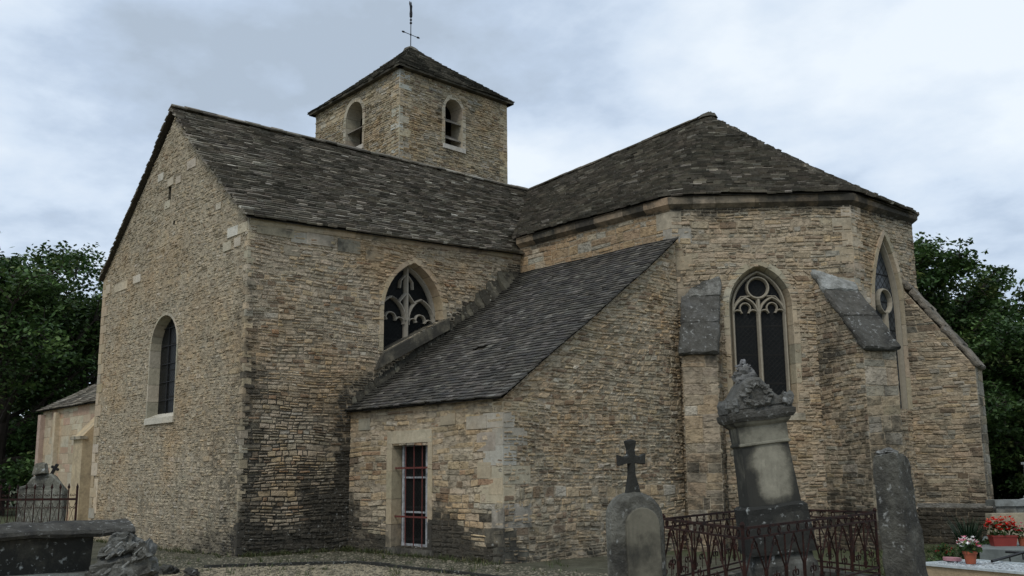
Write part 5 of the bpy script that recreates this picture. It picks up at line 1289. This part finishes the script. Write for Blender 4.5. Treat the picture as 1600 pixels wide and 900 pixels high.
# --- round headed stele behind, with its railing
ds = 19.5; o5 = G(64, ds); F = Fr(o5, 10, 1); zt5 = zpx(62, 742, ds); hw = 34/FPX*ds
root = thing('carved_stele', 'pale carved stele with sloping shoulders behind the rusty spiked railing at the left', 'headstone', o5)
pt5 = [(-hw, 0), (-hw, zt5-.32), (-hw-.05, zt5-.30), (-hw-.06, zt5-.22), (-hw*.75, zt5-.17), (-hw*.5, zt5-.05), (-.12, zt5+.02), (.14, zt5+.02), (hw*.55, zt5-.05), (hw*.85, zt5-.18), (hw, zt5-.3), (hw, 0)]
mb = MB(); outline_slab(mb, F, pt5, 0, .3, (.25, .25, .205), .42, .04, .07); s5 = mb.build('slab', M_CAP, root)
mb = MB(); tier(mb, F, [(zt5-.0, .12, .1), (zt5+.18, .10, .09), (zt5+.22, .09, .08)], xc=-.02, col=(.27, .26, .21), st=.35, sub=.05); mb.build('finial', M_TOMB, s5)
mb = MB(); Fc = Fr(F(.14, .1, zt5-.02), 0, -28)
for (a_, b_, c_, d_) in ((-.022, .022, 0, .25), (-.075, .075, .14, .185)): mb.box(Fc((a_+b_)/2, 0, (c_+d_)/2), Fc.X*(b_-a_)/2, Fc.Y*(.03 if a_ > -.05 else .028), Fc.Z*(d_-c_)/2)
mb.build('small_cross', M_IRON, s5, label='small black iron cross leaning on the shoulder')
df = 18.6; fa = G(-70, df); fb = G(119, df); Xd = (fb-fa).normalized(); L = (fb-fa).length; zr1 = zpx(100, 757, df); zr2 = zpx(100, 780, df)
root = thing('grave_railing', 'rusty spiked iron railing behind the chest tomb at the left edge', 'railing', (fb.x, fb.y, 0))
mb = MB(); Pz = lambda u, z: fa+Xd*u+Vector((0, 0, z))
for z in (zr2, .25): mb = MB(); mb.box(Pz(L/2, z), Xd*L/2, FH*.010, Vector((0, 0, .02))); mb.build('rail', M_RUST, root)
n = int(L/.155)
for k in range(n+1):
    u = L-k*.155; mb = MB(); mb.tube([Pz(u, .1), Pz(u, zr1-.06)], .010 if k else .02, 6); mb.lathe(Pz(u, zr1-.08), [(.010, 0), (.026, .03), (.004, .10)], 8)
    if k < n:
        for sg in (-1, 1):
            mb.tube(spiral(Pz(u-.078+sg*.034, zr2-.16), Xd, Vector((0, 0, 1)), .032, math.pi if sg > 0 else 0, .9, -sg, 9), .006, 4)
            mb.tube(spiral(Pz(u-.078+sg*.03, zr2+.08), Xd, Vector((0, 0, 1)), .028, math.pi if sg > 0 else 0, .9, sg, 9), .006, 4)
        mb.tube([Pz(u-.02, zr2-.06), Pz(u-.078, zr2-.25), Pz(u-.135, zr2-.06)], .006, 4)
        mb.tube([Pz(u-.02, zr2-.44), Pz(u-.078, zr2-.25), Pz(u-.135, zr2-.44)], .006, 4)
    mb.build('baluster', M_RUST, root)

# --- drain edge, gravel and weeds at the foot of the walls
vg = MB(); q_ = [at(-300, 905, z=.016), at(318, 887, z=.016), at(560, 880, z=.016), at(860, 913, z=.016), at(1100, 960, z=.016), Vector((-9.5, 13, .016)), Vector((-9.5, 16, .016)), Vector((-32, 16, .016)), Vector((-34, 9, .016))]
for p in q_: p.z = .016
vg.face(q_, (.105, .105, .07), .45); o = vg.build('mossy_verge', M_GROUND); o['kind'] = 'structure'
mb = MB(); e0 = at(318, 886, z=.03); e1 = at(560, 879, z=.03); e2 = at(860, 912, z=.03)
for (p, q) in ((e0, e1), (e1, e2)):
    L = (q-p).length; u = 0; dd = (q-p).normalized(); nn = Vector((-dd.y, dd.x, 0))
    while u < L: l_ = min(rnd.uniform(.3, .8), L-u); mb.box(p+dd*(u+l_/2)+nn*rnd.uniform(-.01, .01), dd*(l_/2-.01), nn*.035, (0, 0, .04*rnd.uniform(.7, 1.1)), jit((.10, .10, .08), .2), .6); u += l_
o = mb.build('drain_edging', M_TOMB); tag(o, 'thin dark stone edging along the gravel at the foot of the walls', 'edging')
mb = MB(); rg = random.Random(5)
for k in range(9000):
    px_ = rg.uniform(180, 960); py_ = rg.uniform(862, 915); c = at(px_, py_, z=.012)
    if c.x > XQ+.1 and c.y > YS-.1: continue
    if c.y > P0[1]-.05 and c.x < P0[0]+.05: continue
    if c.y > YS-.05 and c.x < XQ+.05: continue
    s_ = rg.uniform(.008, .022)*(1.7 if rg.random() < .04 else 1); q = rg.uniform(.45, 1.25); a_ = rg.uniform(0, 3.14)
    mb.box(c+Vector((0, 0, s_*.2)), Vector((math.cos(a_), math.sin(a_), .1))*s_, Vector((-math.sin(a_), math.cos(a_), 0))*s_*.7, (0, 0, s_*.5), (.25*q, .225*q, .165*q), .1)
o = mb.build('loose_gravel', M_GROUND); o['kind'] = 'stuff'
mb = MB(); GRASS = [(3, (.06, .08, .03)), (2, (.09, .10, .04)), (1, (.13, .12, .06))]
for k in range(420):
    if rg.random() < .55: q = rg.random(); p = Vector((P0[0]+.06+abs(rg.gauss(0, .12)), lerp(P0[1], YS, q), 0)) if rg.random() < .5 else Vector((lerp(P0[0], XQ, q), YS-.06-abs(rg.gauss(0, .12)), 0))
    elif rg.random() < .6: p = Vector((lerp(PL[0], P0[0], rg.random()), P0[1]-.05-abs(rg.gauss(0, .12)), 0))
    else: p = at(rg.uniform(200, 900), rg.uniform(872, 905), z=0)
    blades(mb, p, .06, rg.randint(5, 14), rg.uniform(.05, .16), .012, GRASS, .6)
o = mb.build('weeds', M_LEAF); o['kind'] = 'stuff'
mb = MB()
for k in range(5200):
    px_ = rg.uniform(1340, 1700); d = rg.uniform(15.5, 21); p = G(px_, d); 
    if 1430 < px_ and d < 17.8 : continue
    blades(mb, p, .08, 6, rg.uniform(.05, .14), .014, GRASS, .6)
o = mb.build('grass', M_LEAF); o['kind'] = 'stuff'

# ------------------------------------------------------------------ trees
LG = [(4, (.032, .064, .018)), (3, (.050, .090, .025)), (1.4, (.078, .128, .036)), (.6, (.115, .15, .045))]
def tree(name, label, base, H, spread, trunk_r, n_limb, seed, group, crown0=.25, leaf_s=.20, per=42, dens=1.0, shape=None):
    rt = random.Random(seed); root = thing(name, label, 'tree', base, group)
    mb = MB(); tips = []; b = Vector(base)
    top = b+Vector((rt.uniform(-.5, .5), rt.uniform(-.5, .5), H*.82)); tp = [b.lerp(top, q)+Vector((rt.uniform(-.12, .12), rt.uniform(-.12, .12), 0))*q*3 for q in [i/7 for i in range(8)]]; tp[0] = b-Vector((0, 0, .2))
    mb.tube(tp, [trunk_r*(1.25 if i == 0 else 1-.115*i) for i in range(8)], 9)
    trunk = mb.build('trunk', M_BARK, root)
    mb = MB()
    for k in range(n_limb):
        q = crown0+(1-crown0)*((k+rt.random())/n_limb)**.9; st_ = b.lerp(top, min(q*.98, 1)); a_ = k*2.4+rt.uniform(-.4, .4)
        prof = math.sin(math.pi*min(1, (q-crown0)/(1-crown0)*.86+.16))**.6; L = spread*prof*rt.uniform(.7, 1.12)
        el = lerp(.05, .95, q)+rt.uniform(-.15, .2); d = Vector((math.cos(a_)*math.cos(el), math.sin(a_)*math.cos(el), math.sin(el)))
        pts = [st_]; m = 5
        for i in range(m): d = (d+Vector((rt.gauss(0, .13), rt.gauss(0, .13), rt.gauss(0, .08)+.02))).normalized(); pts.append(pts[-1]+d*L/m)
        mb.tube(pts, [trunk_r*.42*(1-q*.5)*(1-i/(m+.6)) for i in range(m+1)], 6)
        for i in range(2, m+1):
            for _ in range(3 if i < m else 4):
                d2 = (d*.5+Vector((rt.gauss(0, .6), rt.gauss(0, .6), rt.gauss(0, .35)+.05))).normalized(); l2 = L*rt.uniform(.16, .34); e_ = pts[i]+d2*l2
                mb.tube([pts[i], pts[i].lerp(e_, .5)+Vector((0, 0, .05)), e_], [trunk_r*.10, trunk_r*.06, .012], 4); tips.append((e_, l2)); tips.append((pts[i].lerp(e_, .5), l2))
    mb.build('limbs', M_BARK, root)
    mb = MB()
    for e_, l2 in tips:
        if rt.random() > dens: continue
        cr = rt.uniform(.45, .95)*spread/4.5; tone = jit(pick(LG), .3); flat = rt.uniform(.4, .75)
        for _ in range(int(per*rt.uniform(.6, 1.3))):
            v = Vector((rt.gauss(0, 1), rt.gauss(0, 1), rt.gauss(0, 1)*flat)); v = v.normalized()*(rt.random()**.45)*cr; v.z *= flat
            n_ = Vector((rt.gauss(0, .6), rt.gauss(0, .6), .9)).normalized(); a2 = (Matrix.Rotation(rt.uniform(0, 6.28), 3, n_) @ n_.orthogonal().normalized()); b2 = n_.cross(a2); s_ = leaf_s*rt.uniform(.6, 1.25); c_ = e_+v; f_ = rt.uniform(.55, 1.6)
            mb.mesh([c_-a2*s_*.55, c_-b2*s_*.33-n_*s_*.08, c_+a2*s_*.55-n_*s_*.15, c_+b2*s_*.33-n_*s_*.08], [(0, 1, 2, 3)], (tone[0]*f_, tone[1]*f_, tone[2]*f_))
    mb.build('crown', M_LEAF, root)
    return root
tree('broadleaf_tree', 'large dark broadleaf tree cut by the left edge behind the chapel', G(-10, 47), 12.9, 6.8, .42, 30, 11, 'trees behind the church', .12, .24, 52)
tree('broadleaf_tree', 'dark tree with layered boughs just left of the gable', G(118, 52), 11.8, 5.8, .38, 30, 12, 'trees behind the church', .10, .26, 60)
tree('broadleaf_tree', 'low tree filling the gap behind the chapel roof', G(45, 60), 11.5, 6.5, .35, 26, 13, 'trees behind the church', .05, .28, 60)
tree('broadleaf_tree', 'tallest green tree at the right, rising behind the end of the apse', G(1440, 40), 12.6, 4.2, .34, 30, 14, 'trees behind the church', .08, .20, 60)
tree('broadleaf_tree', 'full crowned tree in the middle of the right hand group', G(1520, 44), 10.6, 4.4, .34, 30, 15, 'trees behind the church', .05, .20, 60)
tree('broadleaf_tree', 'lighter green tree cut by the right edge', G(1628, 38), 7.6, 3.8, .30, 28, 16, 'trees behind the church', .04, .18, 60)
tree('broadleaf_tree', 'far dark tree closing the gap low at the right', G(1570, 55), 10.0, 6.5, .34, 28, 17, 'trees behind the church', .02, .26, 60)
def hedge(label, a, b, h, dep, n, seed):
    rt = random.Random(seed); mb = MB(); a, b = Vector(a), Vector(b)
    for _ in range(n):
        q = rt.random(); c = a.lerp(b, q)+Vector((rt.gauss(0, dep), rt.gauss(0, dep), 0)); top = h*(1+.22*nz(c, .35, seed)); c.z = top*rt.random()**.6
        leaf(mb, c, rt.uniform(.18, .32), jit((.028, .05, .018), .45))
    for k in range(18): p = a.lerp(b, (k+.5)/18); mb.tube([(p.x, p.y, -.1), (p.x+rt.uniform(-.3, .3), p.y, h*.8)], .06, 5, (.04, .03, .02))
    return tag(mb.build('hedge', M_LEAF), label, 'hedge')
hedge('dark hedge closing the view under the trees at the right', G(1380, 46), G(1760, 40), 4.2, .8, 26000, 3)
hedge('dark hedge closing the view under the trees at the left', G(-160, 58), G(190, 62), 5.0, .9, 26000, 4)
